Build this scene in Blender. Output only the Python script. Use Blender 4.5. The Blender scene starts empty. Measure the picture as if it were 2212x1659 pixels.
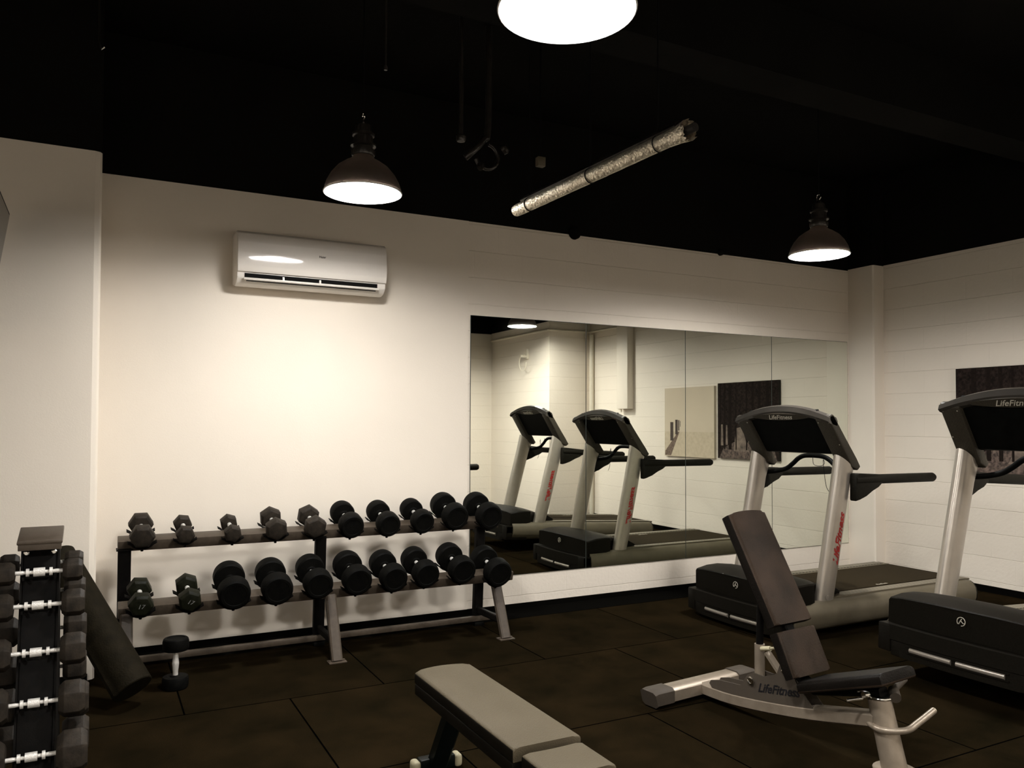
import bpy, bmesh, math, random
from math import radians as R, pi, sin, cos
from mathutils import Vector, Matrix, Euler

S = bpy.context.scene
C = S.collection
random.seed(4)

# ------------------------------------------------------------------ camera
cam_d = bpy.data.cameras.new('camera'); cam = bpy.data.objects.new('camera', cam_d); C.objects.link(cam)
F = 1725.03
yaw, pit, rol = 0.4807, 0.0251, 0.0032
dv = Vector((sin(yaw)*cos(pit), cos(yaw)*cos(pit), sin(pit)))
rv = Vector((cos(yaw), -sin(yaw), 0)); uv = rv.cross(dv)
r2 = cos(rol)*rv+sin(rol)*uv; u2 = -sin(rol)*rv+cos(rol)*uv
M = Matrix.Identity(4)
for i in range(3):
    M[i][0] = r2[i]; M[i][1] = u2[i]; M[i][2] = -dv[i]
M[0][3], M[1][3], M[2][3] = 0.0, -5.3993, 1.4093
cam.matrix_world = M
cam_d.sensor_width = 36; cam_d.lens = F*36/2212; cam_d.shift_y = (869.88-829.5)/2212
cam_d.clip_start = 0.02
S.camera = cam

# ------------------------------------------------------------------ world, exposure
w = bpy.data.worlds.new('world'); S.world = w; w.use_nodes = True
w.node_tree.nodes['Background'].inputs[0].default_value = (0.9, 0.8, 0.65, 1)
w.node_tree.nodes['Background'].inputs[1].default_value = 0.0
S.view_settings.view_transform = 'Standard'; S.view_settings.look = 'None'
S.view_settings.gamma = 1; S.view_settings.use_curve_mapping = False
S.view_settings.exposure = 0.0
S.cycles.use_denoising = True
S.cycles.max_bounces = 10; S.cycles.diffuse_bounces = 6; S.cycles.glossy_bounces = 6
S.cycles.sample_clamp_indirect = 6.0
LAMP_E = 465.0
LAMP_C = (1.0, 0.975, 0.94)

# ------------------------------------------------------------------ materials
def mat(name, col, rough=0.6, metal=0.0, spec=0.5, noise=None, bump=None, coat=0.0, speck=None, rvar=0.0):
    """noise=(scale, colour2, amount)  bump=(scale, strength)  speck=(scale, colour, threshold)"""
    m = bpy.data.materials.new(name); m.use_nodes = True
    nt = m.node_tree; b = nt.nodes['Principled BSDF']; L = nt.links.new
    b.inputs['Base Color'].default_value = (*col, 1)
    b.inputs['Roughness'].default_value = rough; b.inputs['Metallic'].default_value = metal
    b.inputs['Specular IOR Level'].default_value = spec
    b.inputs['Coat Weight'].default_value = coat
    tc = nt.nodes.new('ShaderNodeTexCoord')
    last = None
    if noise:
        n = nt.nodes.new('ShaderNodeTexNoise'); n.inputs['Scale'].default_value = noise[0]; n.inputs['Detail'].default_value = 5
        L(tc.outputs['Object'], n.inputs['Vector'])
        r = nt.nodes.new('ShaderNodeValToRGB'); r.color_ramp.elements[0].position = 0.35; r.color_ramp.elements[1].position = 0.68
        c2 = [a*(1-noise[2])+bb*noise[2] for a, bb in zip(col, noise[1])]
        r.color_ramp.elements[0].color = (*col, 1); r.color_ramp.elements[1].color = (*c2, 1)
        L(n.outputs['Fac'], r.inputs['Fac']); L(r.outputs['Color'], b.inputs['Base Color']); last = r.outputs['Color']
        if rvar:
            mr = nt.nodes.new('ShaderNodeMapRange'); mr.inputs['To Min'].default_value = rough-rvar; mr.inputs['To Max'].default_value = rough+rvar
            L(n.outputs['Fac'], mr.inputs['Value']); L(mr.outputs['Result'], b.inputs['Roughness'])
    if speck:
        n = nt.nodes.new('ShaderNodeTexNoise'); n.inputs['Scale'].default_value = speck[0]; n.inputs['Detail'].default_value = 1
        L(tc.outputs['Object'], n.inputs['Vector'])
        r = nt.nodes.new('ShaderNodeValToRGB'); r.color_ramp.elements[0].position = speck[2]; r.color_ramp.elements[1].position = speck[2]+0.05
        r.color_ramp.elements[0].color = (0, 0, 0, 1); r.color_ramp.elements[1].color = (1, 1, 1, 1)
        L(n.outputs['Fac'], r.inputs['Fac'])
        mx = nt.nodes.new('ShaderNodeMix'); mx.data_type = 'RGBA'
        L(r.outputs['Color'], mx.inputs['Factor'])
        if last: L(last, mx.inputs['A'])
        else: mx.inputs['A'].default_value = (*col, 1)
        mx.inputs['B'].default_value = (*speck[1], 1)
        L(mx.outputs['Result'], b.inputs['Base Color'])
    if bump:
        n = nt.nodes.new('ShaderNodeTexNoise'); n.inputs['Scale'].default_value = bump[0]; n.inputs['Detail'].default_value = 4
        L(tc.outputs['Object'], n.inputs['Vector'])
        bp = nt.nodes.new('ShaderNodeBump'); bp.inputs['Strength'].default_value = bump[1]; bp.inputs['Distance'].default_value = 0.01
        L(n.outputs['Fac'], bp.inputs['Height']); L(bp.outputs['Normal'], b.inputs['Normal'])
    return m

WALL = (0.80, 0.725, 0.625)
def wall_mat(name, axes, block):
    """painted wall; axes picks which world axes run along the wall; block adds the masonry joints"""
    m = bpy.data.materials.new(name); m.use_nodes = True
    nt = m.node_tree; b = nt.nodes['Principled BSDF']; L = nt.links.new
    b.inputs['Roughness'].default_value = 0.55; b.inputs['Specular IOR Level'].default_value = 0.3
    tc = nt.nodes.new('ShaderNodeTexCoord')
    n = nt.nodes.new('ShaderNodeTexNoise'); n.inputs['Scale'].default_value = 1.6; n.inputs['Detail'].default_value = 6
    L(tc.outputs['Object'], n.inputs['Vector'])
    r = nt.nodes.new('ShaderNodeValToRGB')
    r.color_ramp.elements[0].position = 0.3; r.color_ramp.elements[0].color = (*[c*0.955 for c in WALL], 1)
    r.color_ramp.elements[1].position = 0.7; r.color_ramp.elements[1].color = (*[c*1.0 for c in WALL], 1)
    L(n.outputs['Fac'], r.inputs['Fac'])
    n2 = nt.nodes.new('ShaderNodeTexNoise'); n2.inputs['Scale'].default_value = 38 if block else 120; n2.inputs['Detail'].default_value = 5
    L(tc.outputs['Object'], n2.inputs['Vector'])
    bp = nt.nodes.new('ShaderNodeBump'); bp.inputs['Strength'].default_value = 0.30 if block else 0.07; bp.inputs['Distance'].default_value = 0.006
    L(n2.outputs['Fac'], bp.inputs['Height'])
    if block:
        sx = nt.nodes.new('ShaderNodeSeparateXYZ'); L(tc.outputs['Object'], sx.inputs[0])
        wob = nt.nodes.new('ShaderNodeTexNoise'); wob.inputs['Scale'].default_value = 6; L(tc.outputs['Object'], wob.inputs['Vector'])
        ad = nt.nodes.new('ShaderNodeMath'); ad.operation = 'MULTIPLY_ADD'; ad.inputs[1].default_value = 0.008
        L(wob.outputs['Fac'], ad.inputs[0])
        zo = nt.nodes.new('ShaderNodeMath'); zo.operation = 'ADD'; zo.inputs[1].default_value = 20-0.0936-0.004
        L(sx.outputs['Z'], zo.inputs[0]); L(zo.outputs[0], ad.inputs[2])
        xo = nt.nodes.new('ShaderNodeMath'); xo.operation = 'ADD'; xo.inputs[1].default_value = 20.1
        L(sx.outputs[axes], xo.inputs[0])
        cb = nt.nodes.new('ShaderNodeCombineXYZ'); L(xo.outputs[0], cb.inputs[0]); L(ad.outputs[0], cb.inputs[1])
        br = nt.nodes.new('ShaderNodeTexBrick'); br.offset = 0.5; br.squash = 1
        br.inputs['Scale'].default_value = 1; br.inputs['Brick Width'].default_value = 0.4; br.inputs['Row Height'].default_value = 0.2
        br.inputs['Mortar Size'].default_value = 0.0035; br.inputs['Mortar Smooth'].default_value = 0.6
        br.inputs['Color1'].default_value = (1, 1, 1, 1); br.inputs['Color2'].default_value = (0.985, 0.985, 0.985, 1)
        br.inputs['Mortar'].default_value = (0.955, 0.95, 0.94, 1)
        L(cb.outputs[0], br.inputs['Vector'])
        mx = nt.nodes.new('ShaderNodeMix'); mx.data_type = 'RGBA'; mx.blend_type = 'MULTIPLY'; mx.inputs['Factor'].default_value = 1
        bc = nt.nodes.new('ShaderNodeTexBrick'); bc.inputs['Scale'].default_value = 1; bc.inputs['Brick Width'].default_value = 400; bc.inputs['Row Height'].default_value = 0.2
        bc.inputs['Mortar Size'].default_value = 0.003; bc.inputs['Mortar Smooth'].default_value = 0.6; L(cb.outputs[0], bc.inputs['Vector'])
        bc.inputs['Color1'].default_value = (1, 1, 1, 1); bc.inputs['Color2'].default_value = (1, 1, 1, 1); bc.inputs['Mortar'].default_value = (0.92, 0.905, 0.885, 1)
        L(r.outputs['Color'], mx.inputs['A']); L(bc.outputs['Color'], mx.inputs['B']); L(mx.outputs['Result'], b.inputs['Base Color'])
        inv = nt.nodes.new('ShaderNodeMath'); inv.operation = 'SUBTRACT'; inv.inputs[0].default_value = 1; L(br.outputs['Fac'], inv.inputs[1])
        bp2 = nt.nodes.new('ShaderNodeBump'); bp2.inputs['Strength'].default_value = 0.55; bp2.inputs['Distance'].default_value = 0.006
        bed = nt.nodes.new('ShaderNodeTexBrick'); bed.inputs['Scale'].default_value = 1; bed.inputs['Brick Width'].default_value = 400; bed.inputs['Row Height'].default_value = 0.2
        bed.inputs['Mortar Size'].default_value = 0.0035; bed.inputs['Mortar Smooth'].default_value = 0.6; L(cb.outputs[0], bed.inputs['Vector'])
        hm = nt.nodes.new('ShaderNodeMath'); hm.operation = 'MULTIPLY_ADD'; hm.inputs[1].default_value = -0.85; hm.inputs[2].default_value = 1; L(bed.outputs['Fac'], hm.inputs[0])
        hv = nt.nodes.new('ShaderNodeMath'); hv.operation = 'MULTIPLY_ADD'; hv.inputs[1].default_value = 0.18; L(inv.outputs[0], hv.inputs[0]); L(hm.outputs[0], hv.inputs[2])
        L(hv.outputs[0], bp2.inputs['Height']); L(bp.outputs['Normal'], bp2.inputs['Normal']); L(bp2.outputs['Normal'], b.inputs['Normal'])
    else:
        L(r.outputs['Color'], b.inputs['Base Color']); L(bp.outputs['Normal'], b.inputs['Normal'])
    return m

def floor_mat():
    m = bpy.data.materials.new('rubber_matting'); m.use_nodes = True
    nt = m.node_tree; b = nt.nodes['Principled BSDF']; L = nt.links.new
    b.inputs['Specular IOR Level'].default_value = 0.0
    tc = nt.nodes.new('ShaderNodeTexCoord'); sx = nt.nodes.new('ShaderNodeSeparateXYZ'); L(tc.outputs['Object'], sx.inputs[0])
    xo = nt.nodes.new('ShaderNodeMath'); xo.operation = 'ADD'; xo.inputs[1].default_value = 20-0.40; L(sx.outputs['X'], xo.inputs[0])
    yo = nt.nodes.new('ShaderNodeMath'); yo.operation = 'ADD'; yo.inputs[1].default_value = 20+0.235; L(sx.outputs['Y'], yo.inputs[0])
    cb = nt.nodes.new('ShaderNodeCombineXYZ'); L(xo.outputs[0], cb.inputs[0]); L(yo.outputs[0], cb.inputs[1])
    br = nt.nodes.new('ShaderNodeTexBrick'); br.offset = 0.5; br.offset_frequency = 2
    br.inputs['Scale'].default_value = 1; br.inputs['Brick Width'].default_value = 1.0; br.inputs['Row Height'].default_value = 1.0
    br.inputs['Mortar Size'].default_value = 0.0045; br.inputs['Mortar Smooth'].default_value = 0.3
    br.inputs['Color1'].default_value = (0.0122, 0.0087, 0.0047, 1); br.inputs['Color2'].default_value = (0.0095, 0.0070, 0.0039, 1)
    br.inputs['Mortar'].default_value = (0.0008, 0.0008, 0.0008, 1)
    L(cb.outputs[0], br.inputs['Vector'])
    n = nt.nodes.new('ShaderNodeTexNoise'); n.inputs['Scale'].default_value = 3; n.inputs['Detail'].default_value = 8; n.inputs['Roughness'].default_value = 0.7
    L(tc.outputs['Object'], n.inputs['Vector'])
    r = nt.nodes.new('ShaderNodeValToRGB'); r.color_ramp.elements[0].position = 0.3; r.color_ramp.elements[1].position = 0.75
    r.color_ramp.elements[0].color = (0.45, 0.50, 0.46, 1); r.color_ramp.elements[1].color = (1.35, 1.2, 1.0, 1)
    L(n.outputs['Fac'], r.inputs['Fac'])
    mx = nt.nodes.new('ShaderNodeMix'); mx.data_type = 'RGBA'; mx.blend_type = 'MULTIPLY'; mx.inputs['Factor'].default_value = 1
    L(br.outputs['Color'], mx.inputs['A']); L(r.outputs['Color'], mx.inputs['B']); L(mx.outputs['Result'], b.inputs['Base Color'])
    mr = nt.nodes.new('ShaderNodeMapRange'); mr.inputs['To Min'].default_value = 0.5; mr.inputs['To Max'].default_value = 0.72
    L(n.outputs['Fac'], mr.inputs['Value']); L(mr.outputs['Result'], b.inputs['Roughness'])
    n3 = nt.nodes.new('ShaderNodeTexNoise'); n3.inputs['Scale'].default_value = 220; n3.inputs['Detail'].default_value = 3
    L(tc.outputs['Object'], n3.inputs['Vector'])
    bp = nt.nodes.new('ShaderNodeBump'); bp.inputs['Strength'].default_value = 0.35; bp.inputs['Distance'].default_value = 0.003
    L(n3.outputs['Fac'], bp.inputs['Height'])
    inv = nt.nodes.new('ShaderNodeMath'); inv.operation = 'SUBTRACT'; inv.inputs[0].default_value = 1; L(br.outputs['Fac'], inv.inputs[1])
    bp2 = nt.nodes.new('ShaderNodeBump'); bp2.inputs['Strength'].default_value = 0.8; bp2.inputs['Distance'].default_value = 0.008
    L(inv.outputs[0], bp2.inputs['Height']); L(bp.outputs['Normal'], bp2.inputs['Normal']); L(bp2.outputs['Normal'], b.inputs['Normal'])
    return m

def emit_mat(name, col, e):
    m = bpy.data.materials.new(name); m.use_nodes = True; nt = m.node_tree
    b = nt.nodes['Principled BSDF']; b.inputs['Base Color'].default_value = (0.9, 0.9, 0.9, 1)
    b.inputs['Emission Color'].default_value = (*col, 1); b.inputs['Emission Strength'].default_value = e
    return m

def trans_mat(name, col, rough, tcol, k):
    m = bpy.data.materials.new(name); m.use_nodes = True; nt = m.node_tree; L = nt.links.new
    b = nt.nodes['Principled BSDF']; b.inputs['Base Color'].default_value = (*col, 1); b.inputs['Roughness'].default_value = rough; b.inputs['Specular IOR Level'].default_value = 0.2
    n = nt.nodes.new('ShaderNodeTexNoise'); n.inputs['Scale'].default_value = 20; tc = nt.nodes.new('ShaderNodeTexCoord'); L(tc.outputs['Object'], n.inputs['Vector'])
    r = nt.nodes.new('ShaderNodeValToRGB'); r.color_ramp.elements[0].color = (*[c*.9 for c in tcol], 1); r.color_ramp.elements[1].color = (*tcol, 1); L(n.outputs['Fac'], r.inputs['Fac'])
    t = nt.nodes.new('ShaderNodeBsdfTranslucent'); L(r.outputs['Color'], t.inputs[0])
    mx = nt.nodes.new('ShaderNodeMixShader'); mx.inputs[0].default_value = k
    L(b.outputs[0], mx.inputs[1]); L(t.outputs[0], mx.inputs[2])
    L(mx.outputs[0], nt.nodes['Material Output'].inputs['Surface'])
    return m

MT = dict(
    plaster=wall_mat('cream_plaster', 'X', False),
    block_x=wall_mat('painted_block_x', 'X', True),
    block_y=wall_mat('painted_block_y', 'Y', True),
    black_wall=mat('black_ceiling_paint', (0.0055, 0.0052, 0.0045), 0.9, spec=0.06, noise=(2.0, (0.009, 0.0085, 0.007), 0.6), bump=(30, 0.2)),
    floor=floor_mat(),
    skirting=mat('black_skirting', (0.0030, 0.0028, 0.0024), 0.7, spec=0.0, bump=(60, 0.1)),
    mirror=mat('mirror_silver', (0.845, 0.87, 0.80), 0.01, 1.0),
    mirror_edge=mat('mirror_edge', (0.03, 0.035, 0.03), 0.5, spec=0.2, noise=(30, (0.05, 0.06, 0.05), 0.5)),
    black_steel=mat('black_powder_steel', (0.0035, 0.0032, 0.0030), 0.5, spec=0.050, noise=(60, (0.0080, 0.0065, 0.0050), 0.5), bump=(300, 0.06)),
    brown_steel=mat('worn_grey_powder_steel', (0.0537, 0.0410, 0.0292), 0.42, spec=0.250, noise=(40, (0.0829, 0.0634, 0.0468), 0.6), bump=(260, 0.06), rvar=0.08),
    rubber=mat('black_rubber', (0.0022, 0.0022, 0.0020), 0.62, spec=0.055, noise=(35, (0.0055, 0.0050, 0.0035), 0.5), bump=(180, 0.12)),
    hexrub=mat('hex_rubber', (0.0161, 0.0131, 0.0103), 0.55, spec=0.090, noise=(35, (0.0437, 0.0345, 0.0253), 0.6), bump=(160, 0.12)),
    green_rub=mat('greenish_rubber', (0.0055, 0.0060, 0.0030), 0.5, spec=0.105, noise=(45, (0.0150, 0.0150, 0.0080), 0.6), bump=(160, 0.15)),
    chrome=mat('chrome', (0.78, 0.77, 0.74), 0.16, 1.0, noise=(80, (0.6, 0.58, 0.55), 0.5)),
    handle=mat('bright_handle', (0.78, 0.75, 0.70), 0.32, 0.25, noise=(80, (0.66, 0.63, 0.58), 0.5), bump=(420, 0.3)),
    knurl=mat('knurled_chrome', (0.74, 0.72, 0.69), 0.34, 1.0, bump=(420, 0.6)),
    silver=mat('silver_painted_metal', (0.38, 0.34, 0.29), 0.30, 0.55, noise=(14, (0.33, 0.295, 0.25), 0.5), bump=(240, 0.03), rvar=0.04),
    champagne=mat('champagne_painted_deck_rail', (0.125, 0.105, 0.070), 0.5, 0.1, spec=0.3, noise=(10, (0.095, 0.08, 0.054), 0.6), bump=(200, 0.04)),
    bench_silver=mat('silver_bench_frame', (0.31, 0.255, 0.195), 0.36, 0.4, noise=(18, (0.21, 0.17, 0.125), 0.6), bump=(220, 0.05), rvar=0.06),
    plate_grey=mat('grey_bracket', (0.0634, 0.0512, 0.0390), 0.55, 0.0, spec=0.12, noise=(26, (0.0585, 0.0488, 0.0390), 0.6), bump=(200, 0.05)),
    console=mat('console_plastic', (0.0260, 0.0220, 0.0160), 0.42, spec=0.240, noise=(150, (0.0600, 0.0500, 0.0350), 0.7), bump=(300, 0.18), rvar=0.06),
    console_top=mat('console_trim', (0.045, 0.04, 0.034), 0.2, 0.1, spec=0.6, noise=(8, (0.06, 0.052, 0.045), 0.5)),
    black_gloss=mat('black_gloss_plastic', (0.0025, 0.0025, 0.0022), 0.5, spec=0.040, noise=(20, (0.007, 0.007, 0.006), 0.5)),
    hood=mat('motor_cover_plastic', (0.0060, 0.0052, 0.0038), 0.46, spec=0.05, noise=(120, (0.0135, 0.0112, 0.0078), 0.5), bump=(260, 0.12), rvar=0.05),
    belt=mat('running_belt', (0.021, 0.0155, 0.0085), 0.6, spec=0.01, noise=(30, (0.036, 0.0265, 0.0145), 0.6), bump=(400, 0.25), rvar=0.06),
    grip=mat('handrail_foam', (0.0070, 0.0063, 0.0040), 0.55, spec=0.120, noise=(60, (0.0140, 0.0120, 0.0080), 0.5), bump=(260, 0.2)),
    leather=mat('brown_black_vinyl', (0.020, 0.0135, 0.009), 0.5, spec=0.08, noise=(6, (0.048, 0.031, 0.021), 0.8), bump=(140, 0.22), rvar=0.08),
    leather_side=mat('black_vinyl', (0.0050, 0.0040, 0.0032), 0.42, spec=0.10, noise=(8, (0.010, 0.008, 0.0062), 0.5), bump=(120, 0.18)),
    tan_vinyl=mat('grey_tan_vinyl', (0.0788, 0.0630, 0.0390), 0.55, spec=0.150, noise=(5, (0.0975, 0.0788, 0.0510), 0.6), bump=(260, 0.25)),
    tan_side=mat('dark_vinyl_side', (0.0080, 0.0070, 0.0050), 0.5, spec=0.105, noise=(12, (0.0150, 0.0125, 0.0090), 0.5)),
    bench_post=mat('dark_green_black_steel', (0.0030, 0.0050, 0.0045), 0.4, spec=0.160, noise=(20, (0.0060, 0.0090, 0.0080), 0.5)),
    cream_plastic=mat('cream_end_cap', (0.55, 0.50, 0.33), 0.5, noise=(30, (0.45, 0.4, 0.27), 0.5)),
    ac_white=mat('air_conditioner_white', (0.80, 0.755, 0.69), 0.30, spec=0.5, noise=(3, (0.77, 0.72, 0.66), 0.4)),
    ac_gloss=mat('air_conditioner_gloss', (0.80, 0.745, 0.68), 0.06, spec=0.55, noise=(3, (0.78, 0.73, 0.67), 0.4)),
    dark=mat('dark_void', (0.004, 0.004, 0.004), 0.7, spec=0.060, noise=(20, (0.007, 0.006, 0.005), 0.5)),
    letter_red=mat('red_lettering', (0.62, 0.035, 0.03), 0.45, noise=(60, (0.5, 0.03, 0.03), 0.4)),
    letter_black=mat('black_lettering', (0.008, 0.008, 0.010), 0.4, noise=(60, (0.012, 0.012, 0.012), 0.4)),
    mark_grey=mat('worn_grey_mark', (0.10, 0.10, 0.09), 0.5, noise=(60, (0.25, 0.25, 0.24), 0.8)),
    letter_light=mat('pale_lettering', (0.50, 0.46, 0.38), 0.4, noise=(60, (0.42, 0.38, 0.3), 0.4)),
    foil=mat('crumpled_foil', (0.92, 0.84, 0.68), 0.34, 0.85, noise=(110, (0.55, 0.46, 0.34), 0.9), bump=(70, 0.9)),
    duct_black=mat('dark_fixture', (0.02, 0.018, 0.016), 0.28, 0.3, noise=(20, (0.05, 0.044, 0.038), 0.6), bump=(50, 0.2)),
    shade=trans_mat('smoked_lamp_shade', (0.03, 0.026, 0.022), 0.45, (0.5, 0.38, 0.30), 0.07),
    shade_in=mat('white_reflector', (0.85, 0.84, 0.82), 0.4, noise=(9, (0.8, 0.79, 0.77), 0.4)),
    lamp=emit_mat('lamp_diffuser', LAMP_C, LAMP_E),
    lamp_ring=emit_mat('frosted_lamp_ring', LAMP_C, LAMP_E*0.16),
    reflector=trans_mat('white_reflector_enamel', (0.86, 0.85, 0.83), 0.5, (0.7, 0.6, 0.5), 0.004),
    canvas_side=mat('canvas_edge', (0.55, 0.48, 0.37), 0.8, noise=(40, (0.48, 0.42, 0.33), 0.5), bump=(300, 0.2)),
    canvas_dark=mat('dark_canvas_edge', (0.012, 0.009, 0.008), 0.8, noise=(40, (0.02, 0.016, 0.014), 0.5), bump=(300, 0.2)),
    post=mat('dark_post_print', (0.035, 0.022, 0.016), 0.8, noise=(60, (0.09, 0.06, 0.045), 0.5)),
    boards=mat('boardwalk_print', (0.10, 0.065, 0.045), 0.8, noise=(50, (0.25, 0.18, 0.13), 0.7)),
    sand=mat('pale_beach_print', (0.56, 0.47, 0.34), 0.85, noise=(22, (0.44, 0.36, 0.26), 0.6)),
    sky_print=mat('pale_sky_print', (0.60, 0.51, 0.385), 0.85, noise=(3, (0.54, 0.46, 0.35), 0.5)),
    glow_print=mat('misty_light_print', (0.22, 0.165, 0.125), 0.8, noise=(14, (0.04, 0.028, 0.022), 0.9)),
    trunk=mat('tree_trunk_print', (0.009, 0.006, 0.005), 0.9, spec=0.1, noise=(50, (0.02, 0.013, 0.01), 0.6)),
    canopy=mat('dark_foliage_print', (0.008, 0.0055, 0.0045), 0.9, spec=0.1, noise=(40, (0.045, 0.03, 0.025), 0.6)),
    leaf_litter=mat('leaf_litter_print', (0.03, 0.018, 0.013), 0.8, noise=(38, (0.20, 0.14, 0.11), 0.8)),
    screen=mat('black_screen', (0.01, 0.01, 0.01), 0.08, spec=0.6, noise=(5, (0.013, 0.013, 0.013), 0.5)),
    roll=mat('rolled_mat_foam', (0.0080, 0.0065, 0.0037), 0.7, spec=0.040, noise=(22, (0.0160, 0.0125, 0.0070), 0.6), bump=(120, 0.3)),
    conduit=mat('cream_conduit', (0.72, 0.66, 0.54), 0.45, noise=(20, (0.66, 0.6, 0.49), 0.5)),
    cable=mat('black_cable', (0.003, 0.003, 0.003), 0.7, spec=0.1, noise=(50, (0.005, 0.005, 0.005), 0.5)),
)

def grip_mat():
    """ribbed grip strip: bright ribs over dark slots"""
    m = bpy.data.materials.new('ribbed_foot_grip'); m.use_nodes = True; nt = m.node_tree; L = nt.links.new
    b = nt.nodes['Principled BSDF']; b.inputs['Roughness'].default_value = 0.5
    tc = nt.nodes.new('ShaderNodeTexCoord'); sx = nt.nodes.new('ShaderNodeSeparateXYZ'); L(tc.outputs['Object'], sx.inputs[0])
    cb = nt.nodes.new('ShaderNodeCombineXYZ'); L(sx.outputs['X'], cb.inputs[0]); L(sx.outputs['Y'], cb.inputs[1])
    br = nt.nodes.new('ShaderNodeTexBrick'); br.offset = 0.5
    br.inputs['Scale'].default_value = 1; br.inputs['Brick Width'].default_value = 0.036; br.inputs['Row Height'].default_value = 0.022
    br.inputs['Mortar Size'].default_value = 0.0095; br.inputs['Mortar Smooth'].default_value = 0.1
    br.inputs['Color1'].default_value = (0.008, 0.007, 0.005, 1); br.inputs['Color2'].default_value = (0.012, 0.010, 0.007, 1)
    br.inputs['Mortar'].default_value = (0.15, 0.128, 0.09, 1)
    L(cb.outputs[0], br.inputs['Vector']); L(br.outputs['Color'], b.inputs['Base Color'])
    return m
MT['grip_strip'] = grip_mat()

# ------------------------------------------------------------------ mesh helpers
def frame_from(dirv):
    z = Vector(dirv).normalized(); a = Vector((0, 0, 1)) if abs(z.z) < 0.95 else Vector((1, 0, 0))
    x = a.cross(z).normalized(); y = z.cross(x)
    m = Matrix((x, y, z)).transposed(); return m
class B:
    def __init__(s): s.bm = bmesh.new(); s.slot = 0
    def _add(s, vs, fs):
        v = [s.bm.verts.new(p) for p in vs]
        out = []
        for f in fs:
            try:
                nf = s.bm.faces.new([v[i] for i in f]); nf.material_index = s.slot; out.append(nf)
            except ValueError: pass
        return v, out
    def box(s, c, d, rot=None, bev=0, seg=2):
        hx, hy, hz = d[0]/2, d[1]/2, d[2]/2
        pts = [Vector((sx*hx, sy*hy, sz*hz)) for sx in (-1, 1) for sy in (-1, 1) for sz in (-1, 1)]
        rm = (rot if isinstance(rot, Matrix) else Euler(rot).to_matrix()) if rot is not None else Matrix.Identity(3)
        pts = [rm @ p + Vector(c) for p in pts]
        v, f = s._add(pts, [(0, 1, 3, 2), (4, 6, 7, 5), (0, 4, 5, 1), (2, 3, 7, 6), (0, 2, 6, 4), (1, 5, 7, 3)])
        if bev:
            es = {e for fc in f for e in fc.edges}
            bmesh.ops.bevel(s.bm, geom=list(es), offset=bev, segments=seg, profile=0.5, affect='EDGES')
        return s
    def rings(s, rings, cap=True, closed=False):
        n = len(rings[0]); vs = [p for r in rings for p in r]; fs = []
        m = len(rings)
        for i in range(m if closed else m-1):
            a = i*n; b = ((i+1) % m)*n
            for j in range(n):
                k = (j+1) % n; fs.append((a+j, a+k, b+k, b+j))
        if cap and not closed:
            fs.append(tuple(reversed(range(n)))); fs.append(tuple((m-1)*n+j for j in range(n)))
        s._add(vs, fs); return s
    def cyl(s, p0, p1, r0, r1=None, n=24, cap=True, sy=1.0):
        r1 = r0 if r1 is None else r1; p0, p1 = Vector(p0), Vector(p1); m = frame_from(p1-p0)
        ring = lambda p, r: [p + m @ Vector((r*cos(2*pi*j/n), sy*r*sin(2*pi*j/n), 0)) for j in range(n)]
        return s.rings([ring(p0, r0), ring(p1, r1)], cap)
    def turn(s, p0, dirv, prof, n=28, cap=True):
        """prof: (r, distance along dirv)"""
        p0 = Vector(p0); m = frame_from(dirv); dn = Vector(dirv).normalized()
        return s.rings([[p0+dn*z + m @ Vector((r*cos(2*pi*j/n), r*sin(2*pi*j/n), 0)) for j in range(n)] for r, z in prof], cap)
    def tube(s, pts, r, n=12, cap=True, smooth=0, closed=False, sq=None):
        P = [Vector(p) for p in pts]
        if smooth:
            Q = []
            for i in range(len(P)-1):
                a = P[max(i-1, 0)]; b = P[i]; c = P[i+1]; d = P[min(i+2, len(P)-1)]
                for k in range(smooth):
                    t = k/smooth
                    Q.append(0.5*((2*b)+(c-a)*t+(2*a-5*b+4*c-d)*t*t+(3*b-a-3*c+d)*t*t*t))
            Q.append(P[-1]); P = Q
        rr = r if isinstance(r, (list, tuple)) else None
        ts = []
        for i in range(len(P)):
            a = P[max(i-1, 0)]; b = P[min(i+1, len(P)-1)]
            if closed: a = P[i-1]; b = P[(i+1) % len(P)]
            ts.append((b-a).normalized())
        m = frame_from(ts[0]); x = m.col[0].copy(); rings = []
        if sq: x = Vector((1, 0, 0)) if abs(ts[0].x) < .7 else Vector((0, 1, 0))
        for i, p in enumerate(P):
            t = ts[i]; x = (x - t*x.dot(t)).normalized(); y = t.cross(x)
            ri = rr[int(round(i*(len(rr)-1)/(len(P)-1)))] if rr else r
            if sq:
                hx, hy = sq; rings.append([p+x*a_*hx+y*b_*hy for a_, b_ in ((-1, -.7), (-.7, -1), (.7, -1), (1, -.7), (1, .7), (.7, 1), (-.7, 1), (-1, .7))])
            else:
                rings.append([p+(x*cos(2*pi*j/n)+y*sin(2*pi*j/n))*ri for j in range(n)])
        return s.rings(rings, cap, closed)
    def prism(s, poly, axis, a, b, bev=0, seg=2):
        """poly in the two other axes in order (x,y,z minus axis)"""
        def P(u, v, w):
            return {'x': (w, u, v), 'y': (u, w, v), 'z': (u, v, w)}[axis]
        n = len(poly); vs = [P(u, v, a) for u, v in poly]+[P(u, v, b) for u, v in poly]
        fs = [tuple(range(n)), tuple(reversed(range(n, 2*n)))]+[(i, i+n, (i+1) % n+n, (i+1) % n) for i in range(n)]
        v, f = s._add(vs, fs)
        if bev:
            es = {e for fc in f for e in fc.edges}
            bmesh.ops.bevel(s.bm, geom=list(es), offset=bev, segments=seg, profile=0.5, affect='EDGES')
        return s
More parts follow.
